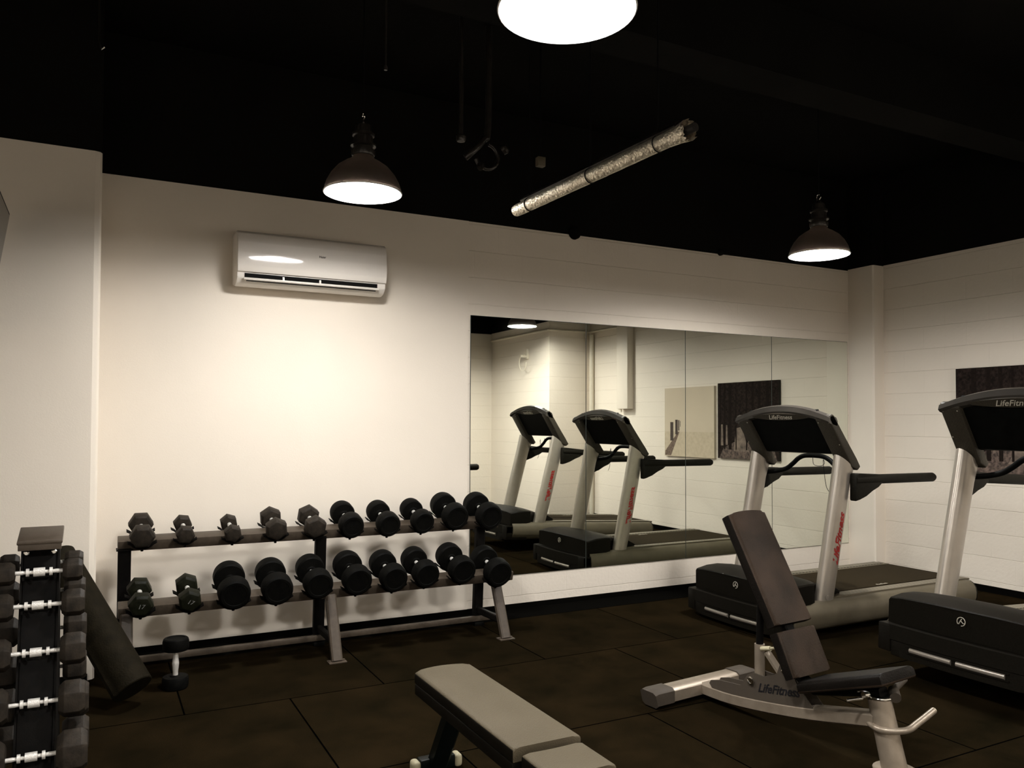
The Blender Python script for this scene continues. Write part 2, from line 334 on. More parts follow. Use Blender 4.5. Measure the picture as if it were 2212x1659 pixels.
    def quad(s, pts): s._add(pts, [tuple(range(len(pts)))]); return s
    def xf(s, m): s.bm.transform(m); return s

def mesh_obj(name, b, mats, parent=None, smooth=True, ang=38):
    me = bpy.data.meshes.new(name)
    bmesh.ops.recalc_face_normals(b.bm, faces=b.bm.faces)
    b.bm.to_mesh(me); b.bm.free()
    for m in (mats if isinstance(mats, (list, tuple)) else [mats]): me.materials.append(MT[m] if isinstance(m, str) else m)
    if smooth:
        for p in me.polygons: p.use_smooth = True
        me.set_sharp_from_angle(angle=R(ang))
    o = bpy.data.objects.new(name, me); C.objects.link(o)
    if parent: o.parent = parent
    return o
def tag(o, label, cat, group=None):
    o['label'] = label; o['category'] = cat
    if group: o['group'] = group
    return o
def thing(name, label, cat, loc=(0, 0, 0), rot=(0, 0, 0), group=None):
    o = bpy.data.objects.new(name, None); C.objects.link(o); o.empty_display_size = 0.05
    o.location = loc; o.rotation_euler = rot; return tag(o, label, cat, group)
def struct(name, b, m, **k):
    o = mesh_obj(name, b, m, **k); o['kind'] = 'structure'; return o
def copy_tree(o, parent=None):
    c = o.copy(); C.objects.link(c)
    if parent: c.parent = parent
    for ch in [x for x in bpy.data.objects if x.parent == o]: copy_tree(ch, c)
    return c
def text_obj(name, body, size, m, mtx, parent=None, shear=0.35, bold=0.0, depth=0.0006, space=1.0, label=None, length=None, wrap=None):
    cu = bpy.data.curves.new('txt', 'FONT'); cu.body = body; cu.size = size; cu.shear = shear; cu.offset = bold
    cu.extrude = depth; cu.align_x = 'CENTER'; cu.align_y = 'CENTER'; cu.space_character = space
    t = bpy.data.objects.new('txt', cu); C.objects.link(t)
    dg = bpy.context.evaluated_depsgraph_get()
    me = bpy.data.meshes.new_from_object(t.evaluated_get(dg)); bpy.data.objects.remove(t)
    me.name = name; me.materials.clear(); me.materials.append(MT[m])
    if length:
        xs_ = [v.co.x for v in me.vertices]; k = length/(max(xs_)-min(xs_))
        for v in me.vertices: v.co.x *= k
    me.transform(mtx)
    if wrap:
        for v in me.vertices: v.co = wrap(v.co)
    o = bpy.data.objects.new(name, me); C.objects.link(o)
    if parent: o.parent = parent
    if label: o['label'] = label
    return o
def basis(x, y, loc):
    """matrix whose text x axis is x, up axis is y"""
    x = Vector(x).normalized(); y = Vector(y); y = (y-x*y.dot(x)).normalized(); z = x.cross(y)
    m = Matrix.Identity(4)
    for i in range(3): m[i][0] = x[i]; m[i][1] = y[i]; m[i][2] = z[i]; m[i][3] = loc[i]
    return m

# ------------------------------------------------------------------ room
XR = 6.675; ZW = 2.91; ZC = 3.78; XL = -3.2; YB = -6.9
b = B(); b.box(((XL+XR)/2, YB/2+0.1, -0.05), (XR-XL+0.6, -YB+0.6, 0.1)); struct('floor', b, 'floor', smooth=False)
b = B(); b.box(((XL+XR)/2, YB/2+0.1, ZC+0.05), (XR-XL+0.6, -YB+0.6, 0.1)); struct('ceiling', b, 'black_wall', smooth=False)
b = B(); b.box(((XL+XR)/2, 0.1, ZW/2), (XR-XL+0.4, 0.2, ZW)); struct('wall_back', b, 'block_x', smooth=False)
b = B(); b.box(((XL+XR)/2, 0.1, (ZW+ZC)/2), (XR-XL+0.4, 0.2, ZC-ZW)); struct('wall_back_upper', b, 'black_wall', smooth=False)
b = B(); b.box((1.225, -0.003, (ZW+0.035)/2), (2.44, 0.006, ZW-0.035)); struct('wall_back_lining', b, 'plaster', smooth=False)
b = B(); b.box((XR+0.1, -2.425, (ZW+.015)/2), (0.2, 4.85, ZW+.015)); struct('wall_right', b, 'block_y', smooth=False)
b = B(); b.box((XR+0.1, -2.425, (ZW+.015+ZC)/2), (0.2, 4.85, ZC-ZW-.015)); struct('wall_right_upper', b, 'black_wall', smooth=False)
b = B(); b.prism([(6.53, 0.0), (6.53, -0.275), (6.542, -0.287), (XR, -0.287), (XR, 0.0)], 'z', 0, ZW+.01); struct('wall_corner_pilaster', b, 'plaster', smooth=False)
b = B(); b.box((6.60, -0.1435, (ZW+ZC)/2+.005), (0.15, 0.287, ZC-ZW-.01)); struct('wall_corner_pilaster_upper', b, 'black_wall', smooth=False)
# block of wall that steps into the room near the camera's right (seen in the mirror)
b = B(); b.prism([(5.96, -4.85), (XR+0.2, -4.85), (XR+0.2, YB), (5.96, YB)], 'z', 0, ZW+.01); o = struct('wall_right_step', b, ['block_x', 'block_y'], smooth=False)
for p in o.data.polygons:
    if abs(p.normal.x) > 0.7: p.material_index = 1
b = B(); b.prism([(5.96, -4.85), (XR+0.2, -4.85), (XR+0.2, YB), (5.96, YB)], 'z', ZW+.01, ZC); struct('wall_right_step_upper', b, 'black_wall', smooth=False)
b = B(); b.box(((XL+5.96)/2, YB+0.05, ZW/2), (5.96-XL, 0.1, ZW)); struct('wall_front', b, 'block_x', smooth=False)
b = B(); b.box(((XL+5.96)/2, YB+0.05, (ZW+ZC)/2), (5.96-XL, 0.1, ZC-ZW)); struct('wall_front_upper', b, 'black_wall', smooth=False)
b = B(); b.box((XL-0.05, YB/2, ZW/2), (0.1, -YB, ZW)); struct('wall_left', b, 'plaster', smooth=False)
b = B(); b.box((XL-0.05, YB/2, (ZW+ZC)/2), (0.1, -YB, ZC-ZW)); struct('wall_left_upper', b, 'black_wall', smooth=False)
# pier left of the dumbbell rack
pier = [(XL, 0.0), (XL, -0.445), (-0.020, -0.445), (0.004, -0.435), (0.014, -0.415), (0.014, 0.0)]
b = B(); b.prism(pier, 'z', 0, ZW-.004); struct('wall_left_pier', b, 'plaster', smooth=False)
b = B(); b.prism(pier, 'z', ZW-.004, ZC); struct('wall_left_pier_upper', b, 'black_wall', smooth=False)
# skirting
b = B(); b.box((3.28, -0.009, 0.018), (6.49, 0.018, 0.036)); struct('baseboard_back', b, 'skirting', smooth=False)
b = B(); b.box((XR-0.009, -2.57, 0.027), (0.018, 4.55, 0.054)); struct('baseboard_right', b, 'skirting', smooth=False)
b = B(); b.box((-1.6, -0.454, 0.018), (3.16, 0.018, 0.036)); struct('baseboard_left', b, 'skirting', smooth=False)
b = B(); b.box((3.27, -.15, 0.0015), (6.46, .27, 0.003)); struct('trim_3', b, 'skirting', smooth=False)
# ceiling beams, painted black
b = B(); b.box((1.75, -2.02, 3.58), (9.8, 0.26, 0.4)); struct('trim_1', b, 'black_wall', smooth=False)
b = B(); b.box((1.75, -4.6, 3.58), (9.8, 0.26, 0.4)); struct('trim_2', b, 'black_wall', smooth=False)

# ------------------------------------------------------------------ mirror panels
zs = (0.254, 2.209); xs = [2.463, 3.480, 4.492, 5.499, 6.507]
where = ['leftmost wall mirror panel, beside the right end of the dumbbell rack', 'wall mirror panel showing the nearer reflected treadmill, second from the left',
         'third wall mirror panel, behind the inclined bench and showing a pale canvas', 'rightmost wall mirror panel, next to the corner pilaster behind the treadmill console']
for i in range(4):
    b = B(); a0, a1 = xs[i]+0.0005, xs[i+1]-0.0005
    b.box(((a0+a1)/2, -0.0035, sum(zs)/2), (a1-a0, 0.005, zs[1]-zs[0]))
    b.slot = 1; b.box(((a0+a1)/2, -0.0065, sum(zs)/2), (a1-a0-.0055, 0.001, zs[1]-zs[0]-.0055))
    o = mesh_obj('mirror_panel', b, ['mirror_edge', 'mirror'], smooth=False)
    tag(o, where[i], 'mirror', 'frameless mirror panels on the back wall')

# ------------------------------------------------------------------ pendant lamps
def lamp(x, y, z, label):
    t = thing('pendant_lamp', label, 'lamp', (x, y, z), group='dome pendant lamps under the black ceiling')
    R0 = 0.201
    prof = [(R0, 0), (R0*.985, .023), (R0*.93, .055), (R0*.83, .092), (R0*.66, .133), (R0*.46, .161), (R0*.33, .175), (.050, .195)]
    b = B(); n = 48; rings = [[Vector((r*cos(2*pi*j/n), r*sin(2*pi*j/n), h)) for j in range(n)] for r, h in prof]
    b.rings(rings, cap=False); mesh_obj('lamp_shade', b, 'shade', t, ang=60)
    b = B(); b.rings([[Vector((r*.975*cos(2*pi*j/n), r*.975*sin(2*pi*j/n), h-.003 if h > .01 else h+.001)) for j in range(n)] for r, h in prof[:-1]+[(.002, .178)]], cap=False); mesh_obj('reflector', b, 'reflector', t, ang=60)
    b = B(); b.turn((0, 0, .030), (0, 0, 1), [(.088, 0), (.088, .006)], n=40); mesh_obj('light_disc', b, 'lamp', t)
    b = B(); b.rings([[Vector((r*cos(2*pi*j/n), r*sin(2*pi*j/n), h)) for j in range(n)] for r, h in [(.089, .034), (.145, .034), (.176, .024), (.196, .003)]], cap=False); mesh_obj('frosted_ring', b, 'lamp_ring', t, ang=60)
    b = B(); b.tube([(R0*cos(a), R0*sin(a), 0) for a in [2*pi*k/48 for k in range(48)]], .004, n=8, closed=True); mesh_obj('rim', b, 'shade_in', t)
    b = B(); b.turn((0, 0, .195), (0, 0, 1), [(.058, 0), (.062, .01), (.062, .03), (.05, .034), (.05, .045), (.066, .05), (.066, .06), (.05, .065), (.05, .10), (.058, .105), (.058, .118), (.045, .125), (.04, .16), (.018, .175), (.012, .19)], n=28)
    mesh_obj('lamp_holder', b, 'duct_black', t)
    hook = z+.385
    b = B(); b.tube([(0, .018*sin(a), .405+.018*cos(a)) for a in [2*pi*k/20 for k in range(20)]], .0035, n=8, closed=True); mesh_obj('hook', b, 'chrome', t)
    b = B(); b.cyl((0, 0, .42), (0, 0, ZC-z), .004, n=8); mesh_obj('cable', b, 'cable', t)
    return t
lamp(1.225, -1.354, 2.609, 'smoky dome pendant lamp hanging just above the air conditioner and left wall')
lamp(1.207, -3.425, 2.617, 'largest, nearest pendant lamp, cut by the top edge of the photo')
lamp(4.44, -1.49, 2.580, 'smallest, farthest dome pendant lamp, above the right end of the wall mirror')
lamp(5.20, -4.29, 2.738, 'dome pendant lamp seen only as a bright disc reflected in the leftmost mirror panel')
lamp(-1.6, -5.75, 2.58, 'added dome fill lamp, unseen behind the viewer, farthest to the left')  # added lamp out of view, brightens the pier
lamp(1.20, -5.75, 2.58, 'added dome fill lamp, unseen behind the viewer, nearest to the middle')  # put in out of view to raise the ambient light on the walls
lamp(4.45, -5.35, 2.58, 'added dome fill lamp, unseen behind the viewer, beside the stepped wall')  # extra unseen lamp, added for more bounce on the upper walls

# ------------------------------------------------------------------ air conditioner
ac = thing('air_conditioner', 'glossy white split air conditioner mounted high on the plain wall', 'air conditioner', (1.255, -0.006, 2.27))
W2 = 0.485
b = B(); body = [(0, .02), (-.10, 0), (-.155, .012), (-.195, .045), (-.198, .33), (-.14, .345), (0, .345)]
b.prism(body, 'x', -W2, W2, bev=.012); mesh_obj('housing', b, 'ac_white', ac)
b = B(); fp = [(-.199, .078), (-.212, .082), (-.219, .12), (-.221, .20), (-.216, .27), (-.200, .325), (-.165, .345), (-.150, .340), (-.185, .31), (-.199, .26)]
b.prism(fp, 'x', -W2+.002, W2-.002, bev=.003); mesh_obj('front_panel', b, 'ac_gloss', ac, ang=25)
b = B(); b.box((-.008, -.197, .058), (.86, .012, .030), rot=(R(6), 0, 0)); mesh_obj('air_outlet', b, 'dark', ac, smooth=False)
b = B(); b.box((-.008, -.208, .038), (.875, .010, .014), rot=(R(18), 0, 0), bev=.003); mesh_obj('louver_flap', b, 'ac_white', ac)
b = B(); b.box((-.008, -.196, .026), (.84, .008, .005)); mesh_obj('flap_gap', b, 'dark', ac, smooth=False)
for vx in (-.20, .035):
    b = B(); b.prism([(-.200, .044), (-.207, .044), (-.203, .072)], 'x', vx-.006, vx+.006); mesh_obj('vane', b, 'ac_white', ac, smooth=False)
text_obj('brand_mark', 'Haier', .020, 'plate_grey', basis((1, 0, 0), (0, -.02, 1), (.045, -.2215, .215)), ac, shear=0, bold=.0004, label='small grey brand lettering')

# ------------------------------------------------------------------ dumbbells
_cache = {}
def dumbbell_meshes(kind, r, ln, sep, rub):
    """axis along local y, centred; returns (handle, head_far, head_near) meshes"""
    key = (kind, r, ln, sep, rub)
    if key in _cache: return _cache[key]
    out = []
    b = B(); g = sep/2-ln/2
    b.turn((0, -g-.004, 0), (0, 1, 0), [(.013, 0), (.013, .02), (.0145, g*.55), (.0175, g), (.0175, g+.004), (.0145, g*1.45), (.013, 2*g-.012), (.013, 2*g+.008)], n=20)
    h = mesh_obj('handle', b, 'handle'); out.append(h.data); bpy.data.objects.remove(h)
    for sgn in (1, -1):
        b = B(); y0 = sgn*(sep/2-ln/2); d = (0, sgn, 0)
        if kind == 'hex':
            n = 6; m = frame_from(d)
            rings = []
            for rr, z in [(r*.80, 0), (r, ln*.16), (r, ln*.84), (r*.80, ln)]:
                rings.append([Vector((0, y0, 0))+Vector(d)*z+Vector((rr*cos(2*pi*j/6), 0, rr*sin(2*pi*j/6))) for j in range(6)])
            b.rings(rings)
            es = list(b.bm.edges); bmesh.ops.bevel(b.bm, geom=es, offset=r*.035, segments=2, profile=.5, affect='EDGES')
        else:
            b.turn((0, y0, 0), d, [(.024, 0), (.03, .004), (r*.93, .006), (r, .016), (r, ln*.72), (r*.95, ln*.92), (r*.86, ln), (r*.70, ln), (r*.68, ln-.003), (.02, ln-.003)], n=40)
        h = mesh_obj('head', b, rub, ang=30); out.append(h.data); bpy.data.objects.remove(h)
    _cache[key] = out
    return out
def dumbbell(kind, r, ln, sep, rub, loc, rot, label, group, euler='XYZ'):
    t = thing('dumbbell', label, 'dumbbell', loc, rot, group); t.rotation_mode = euler
    ms = dumbbell_meshes(kind, r, ln, sep, rub)
    for nm, me in zip(('handle', 'head', 'head'), ms):
        o = bpy.data.objects.new(nm, me); C.objects.link(o); o.parent = t
    return t

# ------------------------------------------------------------------ two tier dumbbell rack
rk = thing('dumbbell_rack', 'long two-tier dark steel dumbbell rack standing in front of the plain wall', 'rack', (0, 0, 0))
TI = R(14.5)
RX0, RX1 = 0.122, 2.52
for (yc, zc, nm) in ((-.326, .714, 'top_rail'), (-.547, .385, 'bottom_rail')):
    b = B(); b.box(((RX0+RX1)/2, yc, zc), (RX1-RX0, .094, .060), rot=(TI, 0, 0), bev=.004)
    mesh_obj(nm, b, 'brown_steel', rk)
for x in (.157, 1.272, 2.385):
    b = B(); b.tube([(x, -.352, .692), (x, -.312, .10), (x, -.31, .03)], .03, sq=(.034, .022)); mesh_obj('upright', b, 'black_steel', rk, ang=30)
    b = B(); b.tube([(x+.006, -.575, .362), (x+.006, -.735, .006)], .03, sq=(.032, .020)); mesh_obj('leg', b, 'brown_steel', rk, ang=30)
    b = B(); b.box((x+.006, -.735, .004), (.105, .07, .008), bev=.002); b.cyl((x+.046, -.735, .008), (x+.046, -.735, .014), .009, n=10); b.cyl((x-.036, -.735, .008), (x-.036, -.735, .014), .009, n=10)
    mesh_obj('foot_plate', b, 'brown_steel', rk)
    b = B(); b.box((x, -.30, .013), (.07, .10, .026), bev=.003); mesh_obj('rear_foot', b, 'rubber', rk)
    b = B(); b.tube([(x, -.325, .105), (x, -.675, .112)], .018, sq=(.016, .022)); mesh_obj('cross_brace', b, 'black_steel', rk, ang=30)
b = B(); b.box((1.30, -.335, .050), (2.34, .035, .034), bev=.004); mesh_obj('floor_bar', b, 'brown_steel', rk)
for x in (.157, 2.385):
    b = B(); b.box((x, -.348, .684), (.085, .10, .006)); mesh_obj('end_gusset', b, 'black_steel', rk)

def saddle(x, yc, zc, r, sep, ln):
    """pair of cradles joined by a strip across the rail; axis of the weight runs through (yc,zc) tilted"""
    b = B(); a = TI
    def P(xx, yy, zz):   # local along-axis yy, height zz
        return Vector((x+xx, yc+yy*cos(a)-zz*sin(a), zc+yy*sin(a)+zz*cos(a)))
    rr = r+.004; th = .005
    for s in (1, -1):
        y0 = s*(sep/2-ln*.30); y1 = s*(sep/2+ln*.22)
        angs = [R(-90+t) for t in range(-50, 51, 10)]
        inner = [(rr*cos(t), rr*sin(t)) for t in angs]; outer = [((rr+th)*cos(t), (rr+th)*sin(t)) for t in angs]
        # small out-turned lips
        l = inner[0], inner[-1]
        sect = [(l[0][0]-.020, l[0][1]+.012)]+inner+[(l[1][0]+.020, l[1][1]+.012)]
        sect2 = [(l[0][0]-.020, l[0][1]+.006)]+outer+[(l[1][0]+.020, l[1][1]+.006)]
        loop = sect+list(reversed(sect2))
        b.rings([[P(u, y0, v) for u, v in loop], [P(u, y1, v) for u, v in loop]])
    b._add([P(sx*.022, sy*sep/2, -rr-zz) for sx in (-1, 1) for sy in (-1, 1) for zz in (.0015, .0065)], [(0, 1, 3, 2), (4, 6, 7, 5), (0, 4, 5, 1), (2, 3, 7, 6), (0, 2, 6, 4), (1, 5, 7, 3)])
    b.cyl(P(0, -sep/2+.004, -rr-.002), P(0, -sep/2+.004, -rr-.020), .008, n=8)
    return mesh_obj('saddle', b, 'black_steel', rk, ang=30)

ordn = ['first', 'second', 'third', 'fourth', 'fifth', 'sixth', 'seventh', 'eighth', 'ninth', 'last']
U = [('hex', .068, .242, .795, 0), ('hex', .053, .465, .787, 8), ('hex', .052, .724, .778, 18), ('hex', .068, .972, .793, 24), ('hex', .070, 1.205, .792, 36),
     ('round', .076, 1.427, .796, 0), ('round', .075, 1.668, .791, 0), ('round', .074, 1.900, .795, 0), ('round', .087, 2.132, .815, 0), ('round', .090, 2.383, .805, 0)]
LO = [('hex', .065, .230, .455, 6), ('hex', .064, .475, .455, 22), ('round', .088, .706, .478, 0), ('round', .088, .942, .480, 0), ('round', .085, 1.178, .487, 0),
      ('round', .088, 1.412, .489, 0), ('round', .084, 1.642, .482, 0), ('round', .083, 1.854, .489, 0), ('round', .087, 2.102, .494, 0), ('round', .091, 2.360, .455, 0)]
ulab = ['largest of the three left-hand hexagonal dumbbells, at the left end of the top rail', 'small black hexagonal dumbbell, second from the left on the top rail',
        'smallest hexagonal dumbbell on the rack, third from the left on the top rail', 'hexagonal dumbbell turned on a corner, fourth from the left on the top rail',
        'black hexagonal dumbbell nearest to the round ones on the top rail', 'round-headed black dumbbell nearest to the hexagonal ones on the top rail',
        'round black dumbbell on the top rail, second of the round ones from the left', 'round black dumbbell on the top rail, third of the round ones from the left',
        'big round black dumbbell on the top rail just left of the mirror edge', 'big round black dumbbell at the right end of the top rail, before the mirror']
llab = ['greenish rubber dumbbell at the left end of the bottom rail', 'greenish rubber dumbbell with a pale mark, second from the left on the bottom rail',
        'leftmost round black dumbbell on the bottom rail', 'round black dumbbell on the bottom rail, second of the round ones from the left', 'round black dumbbell on the bottom rail just left of the middle upright',
        'round black dumbbell on the bottom rail just right of the middle upright', 'round black dumbbell on the bottom rail, fourth from its right end', 'round black dumbbell on the bottom rail, third from its right end',
        'round black dumbbell on the bottom rail, second from its right end', 'round black dumbbell at the right end of the bottom rail, above the end leg']
def rack_row(rows, yc, zfix, labs, grp, lower):
    for i, (k, r, x, z, tw) in enumerate(rows):
        sep, ln = (.175, .062) if k == 'hex' else (.215, .092)
        if k == 'hex' and r > .06: sep, ln = .19, .075
        rub = 'hexrub' if k == 'hex' else 'rubber'
        if lower and k == 'hex': rub = 'green_rub'
        t = dumbbell(k, r, ln, sep, rub, (x, yc, z), (TI, 0, 0), labs[i], grp)
        t.rotation_euler = (Matrix.Rotation(TI, 3, 'X') @ Matrix.Rotation(R(tw), 3, 'Y')).to_euler()
        if lower and k == 'hex':
            text_obj('embossed_mark', '17', .034, 'mark_grey', basis((1, 0, 0), (0, .1, 1), (0, -sep/2-ln/2-.001, 0)), t, shear=.2)
        saddle(x, yc, z, r, sep, ln)
U = [(k, r, x*1.009, z-.0056, tw_) for k, r, x, z, tw_ in U]
rack_row(U, -.345, 0, ulab, 'dumbbells on the top rail of the long rack', False)
rack_row(LO, -.57, 0, llab, 'dumbbells on the bottom rail of the long rack', True)
# dumbbell standing on end in front of the rack
dumbbell('round', .066, .07, .195, 'rubber', (.395, -.80, .1325), (R(90), 0, 0), 'dark dumbbell standing upright on one end on the floor before the rack', None)

# ------------------------------------------------------------------ vertical dumbbell tower, lower left
TX = -.148
tw = thing('dumbbell_tower', 'narrow black upright dumbbell tower with a brown cap, at the left edge', 'rack', (TX, -2.6, 0))
b = B(); b.prism([(.160, 1.0), (-.146, .02), (-.126, .02), (.180, 1.0)], 'x', -.047, .047, bev=.003); mesh_obj('front_panel', b, 'black_steel', tw, ang=30)
b = B(); b.prism([(.190, 1.0), (.496, .02), (.516, .02), (.210, 1.0)], 'x', -.047, .047, bev=.003); mesh_obj('rear_panel', b, 'black_steel', tw, ang=30)
for s in (-1, 1):
    b = B(); b.prism([(.157, 1.01), (.213, 1.01), (.519, .02), (-.149, .02)], 'x', s*.050-.003, s*.050+.003); mesh_obj('side_plate', b, 'black_steel', tw, smooth=False)
b = B(); b.box((0, .170, 1.045), (.124, .150, .010), rot=(R(12), 0, 0), bev=.003); b.box((0, .104, 1.022), (.118, .010, .030), bev=.002); b.box((0, .19, 1.02), (.10, .04, .04)); mesh_obj('top_cap', b, 'brown_steel', tw)
for s in (-1, 1):
    b = B(); b.turn((s*.038, .150, .995), (0, -1, 0), [(.008, 0), (.008, .01), (.005, .012), (.005, .02)], n=10); mesh_obj('bolt', b, 'chrome', tw)
b = B(); b.box((0, .185, .013), (.16, .80, .026), bev=.005); mesh_obj('base', b, 'black_steel', tw)
b = B(); b.box((0, -.21, .015), (.44, .07, .03), bev=.006); b.box((0, .57, .015), (.44, .07, .03), bev=.006); mesh_obj('foot_bar', b, 'black_steel', tw)
trow = [(-2.485, .936, .036, .055, .0), (-2.510, .838, .043, .064, -.001), (-2.548, .704, .050, .070, -.002), (-2.585, .563, .056, .072, -.003), (-2.648, .427, .064, .082, -.004), (-2.700, .285, .068, .085, -.005)]
def tower_dumbbell_meshes(r, ln):
    key = ('t', r, ln)
    if key in _cache: return _cache[key]
    g = .066; out = []
    prof = []
    for rr, z in [(.0065, 0), (.0065, .020), (.0055, .024), (.0055, .030), (.0125, .0305), (.0125, .039), (.0055, .0395), (.0055, .050), (.0135, .0505), (.0135, .0815), (.0055, .082), (.0055, .093), (.0125, .0935), (.0125, .102), (.0055, .1025), (.0065, .110), (.0065, .132)]:
        prof.append((rr, z))
    b = B(); b.turn((-g, 0, 0), (1, 0, 0), prof, n=18); h = mesh_obj('handle', b, 'handle', ang=30); out.append(h.data); bpy.data.objects.remove(h)
    for s in (-1, 1):
        b = B(); rings = []
        for rr, z in [(r*.74, 0), (r, ln*.22), (r, ln*.80), (r*.80, ln)]:
            rings.append([Vector((s*(g-.002+z), rr*cos(2*pi*j/6+R(30)), rr*sin(2*pi*j/6+R(30)))) for j in range(6)])
        b.rings(rings); bmesh.ops.bevel(b.bm, geom=list(b.bm.edges), offset=r*.04, segments=2, profile=.5, affect='EDGES')
        h = mesh_obj('head', b, 'hexrub', ang=30); out.append(h.data); bpy.data.objects.remove(h)
    _cache[key] = out; return out
place = ['uppermost', 'second', 'third', 'fourth', 'fifth', 'lowest']
for side in ('front', 'rear'):
    for i, (y, z, r, ln, dx) in enumerate(trow):
        yy = y if side == 'front' else -4.83-y
        rot = 0 if side == 'front' else pi
        if side == 'front': lab = ('hexagonal dumbbell with chrome handle, %s on the camera side of the tower' % (place[i]+(' from the top' if 0 < i < 5 else '')))
        else: lab = ('hexagonal dumbbell partly hidden, %s on the wall side of the tower' % (place[i]+(' from the top' if 0 < i < 5 else '')))
        t = thing('dumbbell', lab, 'dumbbell', (TX+dx, yy-(.018 if side == 'front' else -.018), z+.004), (0, 0, rot), 'hexagonal dumbbells on the tower')
        for nm, me in zip(('handle', 'head', 'head'), tower_dumbbell_meshes(r, ln)):
            o = bpy.data.objects.new(nm, me); C.objects.link(o); o.parent = t
for i, (y, z, r, ln, dx) in enumerate(trow):
    for side in (-1, 1):
        yh = (y-.018 if side == -1 else -4.83-y+.018)+2.6
        b = B()
        for s in (-1, 1):
            b.box((s*.043, yh-side*.014, z-.014), (.006, .046, .010))
        b.box((0, yh-side*.032, z-.014), (.092, .008, .010)); mesh_obj('hook', b, 'black_steel', tw, smooth=False)

# ------------------------------------------------------------------ rolled mat leaning on the pier
p0, p1 = Vector((.185, -1.03, .095)), Vector((-.175, -.565, .70)); ax = (p1-p0).normalized(); Lr = (p1-p0).length
b = B(); m = frame_from(ax); rings = []
def spiral_ring(r, z):
    return [p0+ax*z+m @ Vector(((r+.010*(j/40))*cos(2*pi*j/40), (r+.010*(j/40))*sin(2*pi*j/40), 0)) for j in range(40)]
b.rings([spiral_ring(.086, 0), spiral_ring(.090, .004), spiral_ring(.090, Lr-.004), spiral_ring(.086, Lr)])
t = mesh_obj('rolled_mat', b, 'roll'); tag(t, 'thick brown-black rolled exercise mat leaning between the tower and the long rack', 'mat')

# ------------------------------------------------------------------ flat bench
fb = thing('flat_bench', 'low flat weight bench with grey-tan pads in the foreground', 'bench', (1.25, -2.8, 0))
def pad(x0, x1, y0, y1, z0, z1, r, bow0=0, bow1=0, n=8):
    """rounded slab; bow bulges the y ends"""
    pts = []
    for k in range(n+1):
        t = k/n; pts.append((x0+(x1-x0)*t, y0-bow0*(1-(2*t-1)**2)))
    for k in range(n+1):
        t = k/n; pts.append((x1+(x0-x1)*t, y1+bow1*(1-(2*t-1)**2)))
    b = B(); b.prism(pts, 'z', z0, z1)
    top = [f for f in b.bm.faces if abs(f.normal.z) > .5 or True]
    es = [e for e in b.bm.edges if abs(e.verts[0].co.z-e.verts[1].co.z) < 1e-6 and (e.verts[0].co.z > z1-1e-6)]
    bmesh.ops.bevel(b.bm, geom=es, offset=r, segments=4, profile=.5, affect='EDGES')
    es = [e for e in b.bm.edges if abs(e.verts[0].co.z-z0) < 1e-6 and abs(e.verts[1].co.z-z0) < 1e-6]
    bmesh.ops.bevel(b.bm, geom=es, offset=r*.5, segments=2, profile=.5, affect='EDGES')
    return b
def tan_top_and_lit_end(o):
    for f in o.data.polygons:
        if f.normal.z > .35 or f.normal.y < -.5: f.material_index = 1  # tan top, dark sides; near end coloured tan because light reaches it
b = pad(-.125, .115, -.455, .375, .385, .432, .012, 0, .03); tan_top_and_lit_end(mesh_obj('long_pad', b, ['tan_side', 'tan_vinyl'], fb, ang=50))
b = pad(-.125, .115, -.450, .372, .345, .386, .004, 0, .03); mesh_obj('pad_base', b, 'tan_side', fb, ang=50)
b = pad(-.115, .098, -.672, -.492, .380, .427, .012, 0, -.006); tan_top_and_lit_end(mesh_obj('short_pad', b, ['tan_side', 'tan_vinyl'], fb, ang=50))
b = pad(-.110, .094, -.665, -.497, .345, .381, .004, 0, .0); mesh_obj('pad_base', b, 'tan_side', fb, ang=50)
b = B(); b.box((0, -.16, .325), (.06, .94, .05), bev=.004); mesh_obj('spine', b, 'bench_post', fb)
b = B(); b.tube([(0, .25, .32), (0, .44, .03)], .04, sq=(.038, .028)); mesh_obj('post', b, 'bench_post', fb, ang=30)
b = B(); b.tube([(0, -.56, .32), (0, -.70, .03)], .04, sq=(.038, .028)); mesh_obj('post', b, 'bench_post', fb, ang=30)
for yy in (.455, -.71):
    b = B(); b.box((0, yy, .03), (.15, .05, .05), bev=.006); mesh_obj('foot_bar', b, 'bench_post', fb)
    for s in (-1, 1):
        b = B(); b.box((s*.090, yy, .026), (.034, .058, .052), bev=.014, seg=3); mesh_obj('end_cap', b, 'cream_plastic', fb)

# ------------------------------------------------------------------ adjustable bench
ab = thing('adjustable_bench', 'silver-framed weight bench with dark vinyl backrest raised, before the treadmills', 'bench', (2.80, -2.15, 0), (0, 0, R(5.4)))
b = B(); b.tube([(-.27, 0, .052), (.27, 0, .052)], .04, n=20, sq=(.052, .036)); mesh_obj('rear_stabiliser', b, 'bench_silver', ab, ang=50)
for s in (-1, 1):
    b = B(); b.tube([(s*.235, 0, .052), (s*.34, 0, .052), (s*.355, 0, .048)], .045, sq=(.056, .041)); mesh_obj('end_cap', b, 'plate_grey', ab, ang=50)
b = B(); b.tube([(0, .0, .055), (0, -.25, .058), (0, -.62, .108), (0, -.95, .178), (0, -1.0, .186)], .035, smooth=5, sq=(.044, .030)); mesh_obj('main_beam', b, 'bench_silver', ab, ang=50)
b = B(); b.cyl((0, -1.0, .275), (0, -1.065, .012), .046, .050, n=28); b.turn((0, -1.068, 0), (0, .0, 1), [(.085, 0), (.085, .008), (.058, .012)], n=24); mesh_obj('front_post', b, 'bench_silver', ab)
b = B(); b.tube([(.047*cos(a), -1.0+.047*sin(a), .283) for a in [2*pi*k/28 for k in range(28)]], .006, n=8, closed=True); mesh_obj('post_collar', b, 'chrome', ab)
